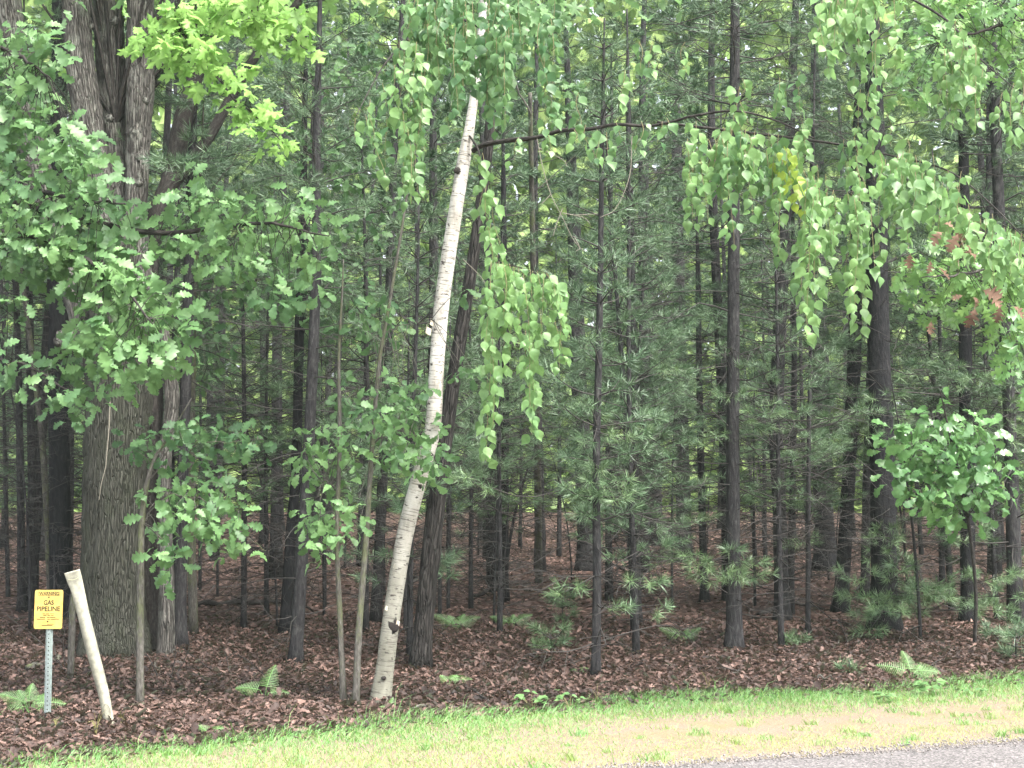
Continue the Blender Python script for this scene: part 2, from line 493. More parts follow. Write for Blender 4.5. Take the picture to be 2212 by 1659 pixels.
# ------------------------------------------------------------------ grass on the verge
def grass():
    mb = MB()
    n = 330000
    x = rng.uniform(-7, 9.5, n); y = rng.uniform(7.5, 19, n)
    e = edge_y(x) + .28 * lump(x, y, 2.0) + .12 * rng.normal(size=n); r = road_y(x) + .05
    ok = (y < e) & (y > r - .03)
    x, y, e, r = x[ok], y[ok], e[ok], r[ok]
    f = (y - r) / np.maximum(e - r, .3)                       # 0 at the road, 1 at the woods
    bare = lump(x * 1.0, y * 2.2, 1.1) + .6 * lump(x + 3, y, 3.0)
    # bare sandy strip, mostly right of the middle
    strip = np.exp(-((f - .42) / .2) ** 2) * np.clip((x + .2) / 1.6, 0, 1)
    keep = rng.uniform(size=len(x)) < np.clip(1.0 - 1.02 * strip - .35 * np.clip(bare, 0, 1) * (f < .75), .07, 1) * np.where(f < .12, .55, 1) * np.where((strip * 1.2 + .55 * bare + .25 * lump(x, y, 6) > .8), .42, 1)
    x, y, f, e = x[keep], y[keep], f[keep], e[keep]
    n = len(x)
    far = np.clip((f - .55) / .45, 0, 1)
    L = (.035 + .06 * far + .015 * (x < 0)) * rng.uniform(.5, 1.5, n) * np.clip(1 + .5 * lump(x, y, 3.5), .5, 1.7) * np.where(rng.uniform(size=n) < .02 + .03 * far, 1.9, 1) * np.where(rng.uniform(size=n) < .006 * far, 1.7, 1)
    w = rng.uniform(.0018, .0042, n)
    a = rng.uniform(0, 2 * np.pi, n); lean = rng.uniform(.1, 1.1, n)
    d = np.stack([np.cos(a) * lean, np.sin(a) * lean, np.ones(n)], -1)
    d = norm(d)
    side = np.stack([-np.sin(a + 1.2), np.cos(a + 1.2), 0 * a], -1) * w[:, None]
    b = np.stack([x, y, G(x, y) - .005], -1)
    m_ = b + d * (L * .55)[:, None]
    t = b + d * L[:, None] + np.stack([np.cos(a) * L * .3, np.sin(a) * L * .3, -L * .22], -1)
    V = np.stack([b - side, b + side, m_ + side * .75, m_ - side * .75, t], 1).reshape(-1, 3)
    k = np.arange(n)[:, None] * 5
    dry = np.clip(.92 - 1.15 * f + .3 * rng.normal(size=n) + .12 * lump(x, y, 1.5), 0, 1)  # drier towards the road; brighter light there and tree shade behind are painted in too
    mb.add(V, [k + np.array([[0, 1, 2, 3]]), k + np.array([[3, 2, 4]])], np.repeat(dry, 5))
    nc = 170
    cx_ = rng.uniform(-4, 8, nc); fr = rng.uniform(.05, .8, nc); cy_ = road_y(cx_) + fr * (edge_y(cx_) - road_y(cx_))
    per = rng.integers(12, 46, nc); ci = np.repeat(np.arange(nc), per); n = len(ci)
    rr = rng.uniform(.02, .07, nc)[ci]
    x = cx_[ci] + rng.normal(0, 1, n) * rr; y = cy_[ci] + rng.normal(0, 1, n) * rr
    L = rng.uniform(.05, .12, nc)[ci] * rng.uniform(.5, 1.2, n); w = rng.uniform(.0025, .005, n)
    a = rng.uniform(0, 6.28, n); lean = rng.uniform(.1, .9, n)
    d = norm(np.stack([np.cos(a) * lean, np.sin(a) * lean, np.ones(n)], -1)); side = np.stack([-np.sin(a + 1.2), np.cos(a + 1.2), 0 * a], -1) * w[:, None]
    b = np.stack([x, y, G(x, y) - .005], -1); m_ = b + d * (L * .55)[:, None]
    t = b + d * L[:, None] + np.stack([np.cos(a) * L * .3, np.sin(a) * L * .3, -L * .2], -1)
    k = np.arange(n)[:, None] * 5
    mb.add(np.stack([b - side, b + side, m_ + side * .75, m_ - side * .75, t], 1).reshape(-1, 3), [k + np.array([[0, 1, 2, 3]]), k + np.array([[3, 2, 4]])], np.repeat(np.clip(rng.uniform(0, .6, nc)[ci] + rng.normal(0, .1, n), 0, 1), 5))
    o = mb.build('grass', M['grass']); tag(o, 'bright green and dry yellow grass along the road verge', 'grass', kind='stuff')
grass()

def gravel():
    mb = MB(); n = 4200
    x = rng.uniform(-1, 8, n); y = road_y(x) + rng.normal(-.05, .10, n); s_ = rng.uniform(.004, .013, n)
    ico = np.array([(0, 0, .8), (1, 0, 0), (.2, .9, .1), (-.8, .5, 0), (-.7, -.6, .1), (.3, -1, 0), (0, 0, -.6)])
    f = np.array([(0, 1, 2), (0, 2, 3), (0, 3, 4), (0, 4, 5), (0, 5, 1), (6, 2, 1), (6, 3, 2), (6, 4, 3), (6, 5, 4), (6, 1, 5)])
    inst(mb, (ico, [f]), np.stack([x, y, G(x, y) + .02 + .3 * s_], -1), rng.normal(size=(n, 3)), rng.normal(size=(n, 3)), s_, rng.uniform(0, 1, n))
    o = mb.build('gravel', plain('grit', (.20, .18, .17), .9, 0, 90, .6), None, False); tag(o, 'loose grit spilled along the crumbling road edge', 'gravel', kind='stuff')
gravel()

# ------------------------------------------------------------------ leaf litter
def litter():
    mb = MB()
    def sc(n, ylo, yhi, smin, smax, tm):
        y = rng.uniform(ylo, yhi, n); x = rng.uniform(-1, 1, n) * (.37 * y + 1.6)
        e = edge_y(x) - .2 + .3 * lump(x, y, 2.0)
        ok = (y > e - .6 * rng.uniform(size=n) ** 3)
        x, y = x[ok], y[ok]; n = len(x)
        z = G(x, y) + rng.uniform(.004, .045, n)
        a = rng.uniform(0, 2 * np.pi, n)
        Yv = np.stack([np.cos(a), np.sin(a), rng.normal(0, .25, n)], -1)
        Zv = np.stack([rng.normal(0, .42, n), rng.normal(0, .42, n), np.ones(n)], -1)
        tone = np.clip(rng.beta(.95, 3.5, n) + .16 * lump(x, y, 1.6) + .28 * np.clip((y - 19) / 6, 0, 1), 0, 1)
        inst(mb, tm, np.stack([x, y, z], -1), Yv, Zv, (smin + (smax - smin) * rng.beta(1.2, 2, n)) * np.where(rng.uniform(size=n) < .07, 1.5, 1), tone)
    sc(36000, 10, 22, .045, .105, DEAD); sc(46000, 10, 22, .04, .10, DEAD2)
    sc(34000, 21, 50, .07, .15, DEAD2)
    o = mb.build('leaf_litter', M['litter']); tag(o, 'brown fallen leaves carpeting the woodland floor', 'leaf litter', kind='stuff')
litter()

# ------------------------------------------------------------------ trunks
def px_path(pts, Y0, Y1=None):
    """(dx, dy, width) in photo units -> points and radii at real depth"""
    n = len(pts); Y1 = Y0 if Y1 is None else Y1
    ys_ = np.linspace(Y0, Y1, n)
    P = np.array([at(p[0], p[1], yy) for p, yy in zip(pts, ys_)])
    R = np.array([p[2] * yy / FPX / 2 for p, yy in zip(pts, ys_)])
    return P, R

def trunk_mesh(pts, Y0, Y1=None, top=None, seg=14, rough=.05, flare=1.6, base=None, step=.16, rtop=.012):
    P, R = px_path(pts, Y0, Y1)
    if base is not None:
        P[0] = [base[0], base[1], base[2]]
    if top is not None and top > P[-1][2]:
        d = norm(P[-1] - P[max(0, len(P) - 3)]); d = d / max(d[2], .3); h = top - P[-1][2]
        k = 4; R0 = R[-1]
        for j in range(1, k + 1):
            P = np.vstack([P, P[-1] + d * (h / k)]); R = np.append(R, R0 + (min(rtop, R0) - R0) * (j / k))
    L = np.sum(np.linalg.norm(np.diff(P, axis=0), axis=1)); n = max(8, int(L / step))
    Q = smooth_path(np.column_stack([P, R]), n)
    p, r = Q[:, :3].copy(), np.maximum(Q[:, 3].copy(), .006)
    h = p[:, 2] - P[0][2]
    r *= 1 + (flare - 1) * np.exp(-np.maximum(h, 0) / (.9 * r[0] + .04))
    p[0, 2] -= .12
    mb = MB(); tube(mb, p, r, seg, rough)
    return mb, p, r

def base_of(dx, dy):
    return hit(dx, dy)

# ------------------------------------------------------------------ pine parts
def dead_whorls(mbw, P, R, z0, z1, gap=.42, Lmax=1.5, n=(2, 5), seed=0, rt=.011, own=None, zmax=0):
    r = np.random.default_rng(seed)
    z = P[0][2] + z0
    while z < P[0][2] + z1:
        c = np.array([np.interp(z, P[:, 2], P[:, k]) for k in range(3)]); c[2] = z
        a0 = r.uniform(0, 6.28)
        k = r.integers(*n)
        for j in range(k):
            a = a0 + j * 6.28 / k + r.normal(0, .3)
            if own is not None and z < zmax and len(own) < 60: mbw = MB(); own.append((mbw, None))
            L = Lmax * r.uniform(.35, 1.0)
            up = r.uniform(-.25, .35); d = np.array([math.cos(a), math.sin(a), up])
            bend = np.array([0, 0, r.uniform(-.45, .25) * L])
            kink = r.normal(0, .07, 3) * L
            pts = twig(mbw, [c, c + d * L * .4 + kink, c + d * L * .75 + bend * .4 - kink * .5, c + d * L + bend], rt * r.uniform(.6, 1.3), .003, 3, 7)
            for q in range(r.integers(4, 9)):
                i0 = r.integers(2, 6); b = pts[i0]
                aa = a + r.choice([-1, 1]) * r.uniform(.5, 1.2); l = L * r.uniform(.15, .5)
                dd = np.array([math.cos(aa), math.sin(aa), r.uniform(-.5, .3)])
                tp = twig(mbw, [b, b + dd * l * .5 + r.normal(0, .05, 3) * l, b + dd * l + np.array([0, 0, r.uniform(-.2, .1) * l])], .005, .002, 3, 4)
                if r.uniform() < .5:
                    d3 = norm(dd + r.normal(0, .6, 3)); twig(mbw, [tp[2], tp[2] + d3 * l * .4], .003, .0015, 3, 3)
        z += gap * r.uniform(.7, 1.4)

class Tufts:
    def __init__(s): s.p = []; s.d = []; s.t = []
    def add(s, p, d, t): s.p.append(p); s.d.append(d); s.t.append(t)
    def flush(s, mb, tmpls, size=1.0):
        if not s.p: return
        p = np.array(s.p); d = np.array(s.d); t = np.array(s.t); k = rng.integers(0, len(tmpls), len(p))
        for i, tm in enumerate(tmpls):
            m = k == i
            z = rng.normal(size=(m.sum(), 3))
            inst(mb, tm, p[m], d[m], z, size * rng.uniform(.8, 1.2, m.sum()), t[m])

def live_branch(mbw, tf, c, d, L, r, dens=1.0, start=.4, tone=(.2, .8), rt=.012, twigs=None):
    """one pine bough: axis, flat side twigs, needle tufts at shoots"""
    d = norm(d); side = norm(np.cross(d, [0, 0, 1])); 
    sag = r.uniform(-.1, .16) * L
    pts = twig(mbw, [c, c + d * L * .5 + np.array([0, 0, -sag * .4]) + r.normal(0, .02, 3) * L, c + d * L + np.array([0, 0, sag])], rt, .004, 3, 8)
    tf.add(pts[-1], norm(pts[-1] - pts[-2] + np.array([0, 0, .02])), r.uniform(*tone))
    nst = twigs if twigs else max(3, int(L / .16))
    for j in range(nst):
        t = start + (1 - start) * (j + r.uniform(0, .6)) / nst
        x = t * 7; i0 = min(int(x), 6); b = pts[i0] * (1 - (x - i0)) + pts[i0 + 1] * (x - i0)
        for s in (-1, 1):
            if r.uniform() > .85 * dens + .1: continue
            l = L * r.uniform(.15, .42) * (1.25 - t) + .06
            dd = norm(d * r.uniform(.5, 1.1) + side * s * r.uniform(.5, 1.1) + np.array([0, 0, r.uniform(-.15, .35)]))
            e = b + dd * l
            twig(mbw, [b, e], .004, .0025, 3, 2)
            tf.add(e, norm(dd + np.array([0, 0, .25])), r.uniform(*tone))
            if l > .2:
                for q in range(int(l / .14)):
                    b2 = b + dd * l * r.uniform(.35, .9); d2 = norm(dd + side * r.uniform(-.9, .9) + np.array([0, 0, r.uniform(-.1, .4)]))
                    tf.add(b2 + d2 * .1, d2, r.uniform(*tone))

def live_crown(mbw, tf, P, z0, z1, Lmax, r, gap=.45, dens=1.0, tone=(.1, .7), n=(3, 6), shape=1.0, own=None, zmax=0):
    mbw0, tf0 = mbw, tf
    z = P[0][2] + z0
    while z < P[0][2] + z1:
        c = np.array([np.interp(z, P[:, 2], P[:, k]) for k in range(3)]); c[2] = z
        t = max(0.0, (z - P[0][2] - z0) / max(z1 - z0, .1))
        Lm = Lmax * (1 - .75 * t ** 1.3 * shape) * min(1, .55 + 2.2 * t)
        k = r.integers(*n); a0 = r.uniform(0, 6.28)
        for j in range(k):
            a = a0 + j * 6.28 / k + r.normal(0, .25)
            mbw, tf = mbw0, tf0
            if own is not None and z < zmax and len(own) < 95: mbw, tf = MB(), Tufts(); own.append((mbw, tf))
            live_branch(mbw, tf, c, np.array([math.cos(a), math.sin(a), r.uniform(-.05, .45) + .3 * t]), Lm * r.uniform(.55, 1.05), r, dens, .35, tone)
        z += gap * r.uniform(.7, 1.3)

# ------------------------------------------------------------------ near pines: traced trunks
def near_pine(label, pts, top=10, dead=(.7, 5.5), live=(4.0, 9.5), Lmax=1.4, dens=.8, lean=0.0, group='pines along the front of the woods', sprays=(), bark='pinebark', gap=.5, deadL=1.3, seed=1, tone=(.1, .7), deadn=(2, 5), Y=None, name='pine_tree'):
    b = base_of(pts[0][0], pts[0][1])
    Y0 = b[1]
    tr, P, R = trunk_mesh(pts, Y0, Y0 + lean, top=top, base=b)
    root = empty(name, b, label, 'pine tree', group)
    part(tr, 'trunk', M[bark], root)
    r = np.random.default_rng(seed)
    mw = MB(); own = []; zmax = at(1106, 0, Y0)[2] + .2
    if dead: dead_whorls(mw, P, R, dead[0], dead[1], .33, deadL * 1.25, deadn, seed, .009, own, zmax)
    tf = Tufts()
    if live: live_crown(mw, tf, P, live[0], live[1], Lmax, r, gap, dens, tone, own=own, zmax=zmax)
    boughs = []
    for (sx, sy, sd, L, k) in sprays:                         # boughs that reach a spot in view
        tip = at(sx, sy, Y0 + sd)
        for q in range(max(2, int(k * .7))):
            tp = tip + r.normal(0, 1, 3) * np.array([.8, .6, .2]) * L
            z = tp[2] + r.uniform(-.1, .25)
            c = np.array([np.interp(z, P[:, 2], P[:, m]) for m in range(3)]); c[2] = z
            d = tp - c; ln = np.linalg.norm(d)
            mb2, tf2 = MB(), Tufts(); boughs.append((mb2, tf2))
            live_branch(mb2, tf2, c, d, ln, r, 1.0, max(.15, 1 - L / max(ln, .2)), (.15, 1.0), .009, max(3, int(L / .16)))
    for lst, tm, mt_ in ((own, TUFT_MID, 'needle'), (boughs, TUFT_NEAR, 'needlelight')):
        for m_, t_ in lst:
            bp = part(m_, 'branch', M['twig'], root)
            if t_ is not None and t_.p:
                mn = MB(); t_.flush(mn, tm); o_ = mn.build('needles', M[mt_]); o_.parent = bp
    if mw.n: part(mw, 'top_branches', M['twig'], root)
    if tf.p:
        mn = MB(); tf.flush(mn, TUFT_MID); part(mn, 'crown', M['needle'], root)
    return root

PINES = [
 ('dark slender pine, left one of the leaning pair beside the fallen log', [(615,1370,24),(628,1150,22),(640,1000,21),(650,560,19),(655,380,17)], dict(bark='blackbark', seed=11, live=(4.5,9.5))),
 ('grey brown slender pine, right one of the leaning pair beside the fallen log', [(638,1430,27),(652,1200,26),(668,950,24),(682,600,22),(684,300,19)], dict(seed=12, live=(4.8,9.5))),
 ('thin straight black pine standing alone right of the leaning birch', [(1090,1300,18),(1091,1050,16),(1092,800,15),(1088,500,14)], dict(bark='blackbark', seed=13, live=(3.2,9), dens=.8, sprays=[(1130,1090,-1,.5,3),(1040,1020,-.5,.45,2),(1010,1100,-.5,.4,2)])),
 ('young pine with needle whorls close to its stem, in front of the middle woods', [(1287,1460,20),(1290,1250,18),(1288,1000,17),(1295,700,15),(1300,350,11)], dict(seed=14, top=8, dead=(.5,2.2), live=(1.9,7.8), Lmax=.95, dens=.7, gap=.42,
    sprays=[(1330,1290,-.3,.45,3),(1360,1330,-.2,.35,2),(1240,1080,-.5,.5,3),(1170,1085,-.4,.55,3),(1330,1080,-.4,.5,2),(1190,990,-.2,.5,2),(1400,960,0,.5,3),(1240,860,0,.5,2)])),
 ('dark pine trunk with low needle sprays, right of the young whorled pine', [(1375,1350,23),(1370,1050,22),(1365,700,19),(1360,400,16)], dict(seed=15, live=(3.6,9), sprays=[(1440,1030,-.5,.5,3),(1460,1110,-.6,.5,3),(1330,900,0,.5,2)])),
 ('mid brown pine behind the needle sprays in the middle of the woods', [(1478,1210,32),(1472,900,30),(1466,600,27),(1462,300,22)], dict(seed=16, live=(5,11), top=14, sprays=[(1500,1030,-.8,.5,4),(1440,880,-.5,.5,3),(1490,760,-.5,.5,3),(1530,1120,-1,.5,3)])),
 ('straight grey pine with a clean dark foot, tallest at the front right', [(1586,1402,34),(1584,1150,31),(1583,900,29),(1585,500,26),(1588,0,20)], dict(seed=17, top=13, dead=(.8,9), live=(7,12.5), Lmax=1.8, deadL=1.7, deadn=(3,6),
    sprays=[(1640,1230,-.5,.5,4),(1500,1240,-.5,.6,4),(1430,1225,-.4,.45,3),(1560,1190,-.6,.5,4),(1520,960,-.3,.5,3),(1600,1240,-.7,.4,3),(1640,860,-.4,.5,3),(1540,820,-.3,.5,3)])),
 ('dark pine with a stub at its foot, right of the straight grey pine', [(1690,1340,30),(1684,1100,30),(1676,900,31),(1690,600,29),(1705,300,24)], dict(seed=18, live=(5,11), top=13, sprays=[(1700,1180,-.5,.5,3),(1650,1080,-.5,.5,3),(1720,1010,-.5,.45,3)])),
 ('very thin dark pine pole between two thicker trunks on the right', [(1745,1370,12),(1746,1150,10),(1748,900,9),(1752,700,7)], dict(seed=19, live=None, top=10, dead=(.6,6))),
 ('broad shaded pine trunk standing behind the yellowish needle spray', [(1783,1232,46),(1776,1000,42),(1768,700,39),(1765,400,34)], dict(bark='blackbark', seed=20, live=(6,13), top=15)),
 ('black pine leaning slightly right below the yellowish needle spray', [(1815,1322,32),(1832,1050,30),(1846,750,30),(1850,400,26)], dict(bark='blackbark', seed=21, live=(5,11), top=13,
    sprays=[(1790,945,-2.2,.7,8),(1850,925,-2.2,.6,6),(1740,960,-2.2,.5,5),(1880,990,-2.0,.5,3),(1900,1210,-1.5,.4,2)])),
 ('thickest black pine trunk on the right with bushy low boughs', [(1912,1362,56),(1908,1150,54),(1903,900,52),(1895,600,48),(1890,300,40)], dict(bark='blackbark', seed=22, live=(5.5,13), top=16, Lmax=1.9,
    sprays=[(1960,1160,-1,.55,4),(2010,1240,-1,.6,5),(2080,1290,-1,.6,6),(2010,1330,-1.2,.6,6),(1930,1330,-1.2,.5,4),(2120,1330,-1,.45,4),(1900,1340,-1,.35,3),(2040,1260,-1.2,.7,4),(2100,1230,-1,.6,3),(1980,1290,-1.3,.6,4),(2060,1180,-.8,.4,3),(1880,1230,-1,.4,3)])),
 ('straight dark pine below the glossy oak leaves near the right edge', [(2092,1345,32),(2090,1150,30),(2086,800,28),(2082,400,24)], dict(bark='blackbark', seed=23, live=(3,11), top=13, dens=.9, sprays=[(2120,880,-.8,.6,4),(2170,940,-1,.6,4),(2060,830,-.6,.5,3),(1990,800,-.5,.5,3)])),
 ('thin pine with pale flecks in front of the trunks at middle right', [(1522,1300,19),(1518,1150,16),(1512,900,14),(1508,600,11)], dict(seed=24, live=(3,7.5), top=8, Lmax=1.0)),
 ('dark trunk with one low branch behind the young whorled pine', [(1268,1232,40),(1262,1050,38),(1250,800,34),(1240,500,30)], dict(seed=25, live=(6,13), top=15, sprays=[(1200,890,-1,.5,3),(1215,980,-1.2,.5,3),(1300,820,-.5,.5,3)])),
 ('shaded pine between the middle sprays and the straight grey pine', [(1420,1180,26),(1412,900,24),(1402,600,22)], dict(seed=26, live=(5,12), top=14, sprays=[(1380,1000,-.8,.5,3),(1440,1160,-1,.5,3)])),
 ('pine stem with bare side branches in front of the right hand thick trunk', [(1868,1290,20),(1872,1050,18),(1880,800,16)], dict(seed=27, live=(4,8), top=9)),
 ('dark slim trunk, outer of the two poles by the left edge', [(46,1322,17),(45,1100,16),(40,800,14),(30,500,13)], dict(seed=28, live=(5,10), top=11)),
 ('dark slim trunk, inner of the two poles by the left edge', [(72,1318,20),(70,1100,18),(66,800,17),(60,500,15)], dict(seed=29, live=(5,10), top=11)),
 ('broad black trunk standing in the shade behind the yellow sign', [(132,1335,46),(130,1100,44),(126,850,42),(128,600,40),(125,300,34)], dict(bark='blackbark', seed=30, live=(6,13), top=15)),
 ('dark straight pine close behind the right side of the big maple', [(388,1400,30),(392,1100,27),(402,800,24),(410,500,22)], dict(seed=31, live=(5,10), top=11, dead=(2,6))),
 ('slim dark pine set far back left of the leaning pair', [(568,1176,17),(570,900,15),(566,600,13)], dict(seed=32, live=(3,13), top=14, sprays=[(500,950,-1,.8,3),(540,870,-1,.8,3)])),
 ('slim grey trunk set far back beside the slim dark pine', [(602,1150,22),(600,900,20),(596,600,18)], dict(seed=33, live=(6,13), top=14)),
]
for lab, pts, kw in PINES:
    near_pine(lab, pts, **kw)

# ------------------------------------------------------------------ the pines farther back: five kinds, copied
def pine_kind(H, r0, dead, live, Lmax, dens, seed, tmpl, deadL=1.4, gap=.5, tone=(.0, .7)):
    r = np.random.default_rng(seed)
    z = np.linspace(0, H, 22); P = np.stack([.05 * np.sin(z * .5 + seed) * z / 6, .05 * np.cos(z * .4 + seed) * z / 6, z], -1)
    R = r0 * (1 - z / H) ** .75 + .012
    P[0, 2] = -.3
    mt = MB(); tube(mt, P, R * (1 + .3 * np.exp(-z / .2)), 10, .05)
    mw, tf, mn = MB(), Tufts(), MB()
    P0 = P.copy(); P0[0, 2] = 0
    if dead: dead_whorls(mw, P0, R, dead[0], dead[1], .3, deadL, (3, 6), seed)
    live_crown(mw, tf, P0, live[0], live[1], Lmax, r, gap, dens, tone)
    tf.flush(mn, tmpl)
    root = empty('pine_tree', (0, 0, 0))
    for mbx, nm, mt_ in ((mt, 'trunk', M['pinebark']), (mw, 'branches', M['twig']), (mn, 'needles', M['needle'])):
        o = mbx.build(nm, mt_); o.parent = root
    return root
KINDS = [
    pine_kind(16, .10, (1.2, 8), (7.0, 15.8), 2.0, .6, 101, TUFT_FAR, 1.6, .6),
    pine_kind(15, .09, (1.0, 7), (6.0, 14.8), 1.7, .6, 102, TUFT_FAR, 1.5, .6),
    pine_kind(17, .12, (1.5, 9.5), (8.5, 16.8), 2.2, .6, 103, TUFT_FAR, 1.8, .65),
    pine_kind(9, .05, (.6, 3.5), (1.6, 8.8), 1.9, .44, 104, TUFT_MID, 1.3, .36, (.1, .9)),
    pine_kind(6.5, .036, (.4, 2.2), (1.0, 6.3), 1.7, .42, 105, TUFT_MID, 1.1, .32, (.1, .9)),
    pine_kind(8, .042, (.5, 4.5), (2.4, 7.8), 2.0, .40, 106, TUFT_MID, 1.5, .4, (.2, 1)),
]
used = [False] * len(KINDS)
def copy_tree(o, parent=None):
    c = o.copy(); COL.objects.link(c); c.parent = parent
    for ch in o.children: copy_tree(ch, c)
    return c
KLAB = ['tall dark pine crowded far back among the other tall pines', 'tall slim pine far back in the deep shade', 'thick tall pine far back with long bare lower branches',
        'slender half grown pine with thin needles among the tall trunks', 'small thin pine with sparse needles under the tall ones', 'thin lacy pine with long level boughs and dead lower twigs']
KGRP = ['tall pines deep in the woods', 'tall slim pines deep in the woods', 'thick tall pines deep in the woods', 'half grown pines deep in the woods', 'small understory pines', 'lacy understory pines']
def place_kind(k, x, y, s, rz):
    o = KINDS[k] if not used[k] else copy_tree(KINDS[k])
    used[k] = True
    o.location = (x, y, float(G(x, y))); o.scale = (s, s, s * random.uniform(.92, 1.08))
    o.rotation_euler = (random.gauss(0, .02), random.gauss(0, .02), rz)
    tag(o, KLAB[k], 'pine tree', KGRP[k])
spots = []
tries = 0
while len(spots) < 92 and tries < 20000:
    tries += 1
    y = 21.5 + 25 * random.random() ** .9; x = random.uniform(-1, 1) * (.40 * y + 4)
    if y < 24 and abs(x) < 2: continue
    if all((x - a) ** 2 + (y - b) ** 2 > 1.75 ** 2 for a, b, in spots): spots.append((x, y))
for x, y in spots:
    k = random.choices(range(6), [2.2, 2.2, 1.0, 2.2, 1.8, 1.8])[0]
    place_kind(k, x, y, random.uniform(.85, 1.15), random.uniform(0, 6.28))
front = []
while len(front) < 13:                                                # lacy young pines among the front trunks
    y = random.uniform(18.2, 24.5); x = random.uniform(-.30, .40) * y
    if (x < -2.2 and y < 20.5) or (x > .25 * y and y < 21): continue
    if all((x - a) ** 2 + (y - b) ** 2 > 1.1 ** 2 for a, b in front): front.append((x, y))
for x, y in front:
    place_kind(random.choice([3, 4, 5, 5]), x, y, random.uniform(.7, 1.0), random.uniform(0, 6.28))
# beside the view: the same woods go on to both sides and shade the place
for sx in (-1, 1):
    for q in range(15):
        y = random.uniform(19, 46); x = sx * (.37 * y + random.uniform(5, 14))
        place_kind(random.choice([0, 1, 2, 2]), x, y, random.uniform(.9, 1.15), random.uniform(0, 6.28))

# ------------------------------------------------------------------ the far-off lit wood
def far_wood():
    mb = MB()
    n = 76000
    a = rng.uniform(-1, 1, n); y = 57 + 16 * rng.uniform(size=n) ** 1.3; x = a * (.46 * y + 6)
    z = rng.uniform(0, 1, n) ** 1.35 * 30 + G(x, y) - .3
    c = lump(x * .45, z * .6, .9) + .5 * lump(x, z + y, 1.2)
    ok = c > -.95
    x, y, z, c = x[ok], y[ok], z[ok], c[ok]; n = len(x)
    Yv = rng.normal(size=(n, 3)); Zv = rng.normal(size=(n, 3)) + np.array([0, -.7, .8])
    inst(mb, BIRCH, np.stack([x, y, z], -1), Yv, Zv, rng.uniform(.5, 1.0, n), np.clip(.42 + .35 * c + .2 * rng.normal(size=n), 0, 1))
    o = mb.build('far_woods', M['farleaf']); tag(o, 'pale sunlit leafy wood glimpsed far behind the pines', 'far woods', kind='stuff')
far_wood()

# ------------------------------------------------------------------ broadleaf foliage
def bent(t, roll, side, cup):
    v = t[0].copy(); y = v[:, 1].copy(); x = v[:, 0].copy()
    v[:, 0] = x + side * y * y; v[:, 2] += roll * x + cup * (y - .4) ** 2 + .1 * np.sin(y * 7 + x * 5) * abs(cup)
    return v, t[1]
LEAF = {k: [t, bent(t, .25, .15, -.35), bent(t, -.3, -.18, .3), bent(t, .1, -.08, -.7), bent(t, -.15, .1, .12)] for k, t in dict(oak=OAK, redoak=REDOAK, maple=MAPLE, obov=OBOV, birch=BIRCH).items()}
def inst_any(mb, tl, pos, Y, Z, S, T):
    k = rng.integers(0, len(tl), len(pos))
    for i, t in enumerate(tl):
        m = k == i
        if m.any(): inst(mb, t, pos[m], Y[m], Z[m], S[m], T[m])
def in_poly(p, poly):
    x, y = p; c = False; j = len(poly) - 1
    for i in range(len(poly)):
        xi, yi = poly[i]; xj, yj = poly[j]
        if (yi > y) != (yj > y) and x < (xj - xi) * (y - yi) / (yj - yi) + xi: c = not c
        j = i
    return c
def leaf_patch(mt, ml, poly, Y, n, kind, size, per=(5, 9), thick=.5, tone=(.1, .9), limb=None, spread=1.0, face=(0, -.85, .6), down=.6, seed=0, twigr=.005, mindist=None):
    """leafy twigs filling a patch of the view at real depth Y; limb = points the twigs start from"""
    r = np.random.default_rng(seed + 500)
    xs_ = [p[0] for p in poly]; ys_ = [p[1] for p in poly]
    pts = []; tr = 0
    area = (max(xs_) - min(xs_)) * (max(ys_) - min(ys_))
    md = mindist or .62 * math.sqrt(area / max(n, 1))
    while len(pts) < n and tr < 6000:
        tr += 1
        p = (r.uniform(min(xs_), max(xs_)), r.uniform(min(ys_), max(ys_)))
        if in_poly(p, poly) and all((p[0] - q[0]) ** 2 + (p[1] - q[1]) ** 2 > md * md for q in pts): pts.append(p)
    lp = None if limb is None else smooth_path(limb, 40)
    PO, YA, ZA, SZ, TN = [], [], [], [], []
    for p in pts:
        c = at(p[0], p[1], Y + r.uniform(-thick, thick))
        if lp is not None:
            dd = np.linalg.norm(lp - c, axis=1) + .15 * np.abs(r.normal(size=len(lp))); b = lp[np.argmin(dd)]
            twig(mt, [b, (b + c) / 2 + np.array([0, 0, .06]) + r.normal(0, .03, 3), c], twigr, .002, 3, 5)
        k = r.integers(*per); ct = r.uniform(*tone)
        a0 = r.uniform(0, 6.28)
        for j in range(k):
            a = a0 + j * 2.4 + r.normal(0, .3)
            d = np.array([math.cos(a), r.normal(0, .35), .8 * math.sin(a) - down * r.uniform(.3, 1)])
            d = norm(d)
            off = d * size * r.uniform(.1, .75) * spread + r.normal(0, .25, 3) * size
            PO.append(c + off); YA.append(d); ZA.append(np.array(face) + r.normal(0, .5, 3))
            SZ.append(size * r.uniform(.5, 1.2)); TN.append(np.clip(ct + r.normal(0, .15), 0, 1))
    inst_any(ml, LEAF[kind], np.array(PO), np.array(YA), np.array(ZA), np.array(SZ), np.array(TN))

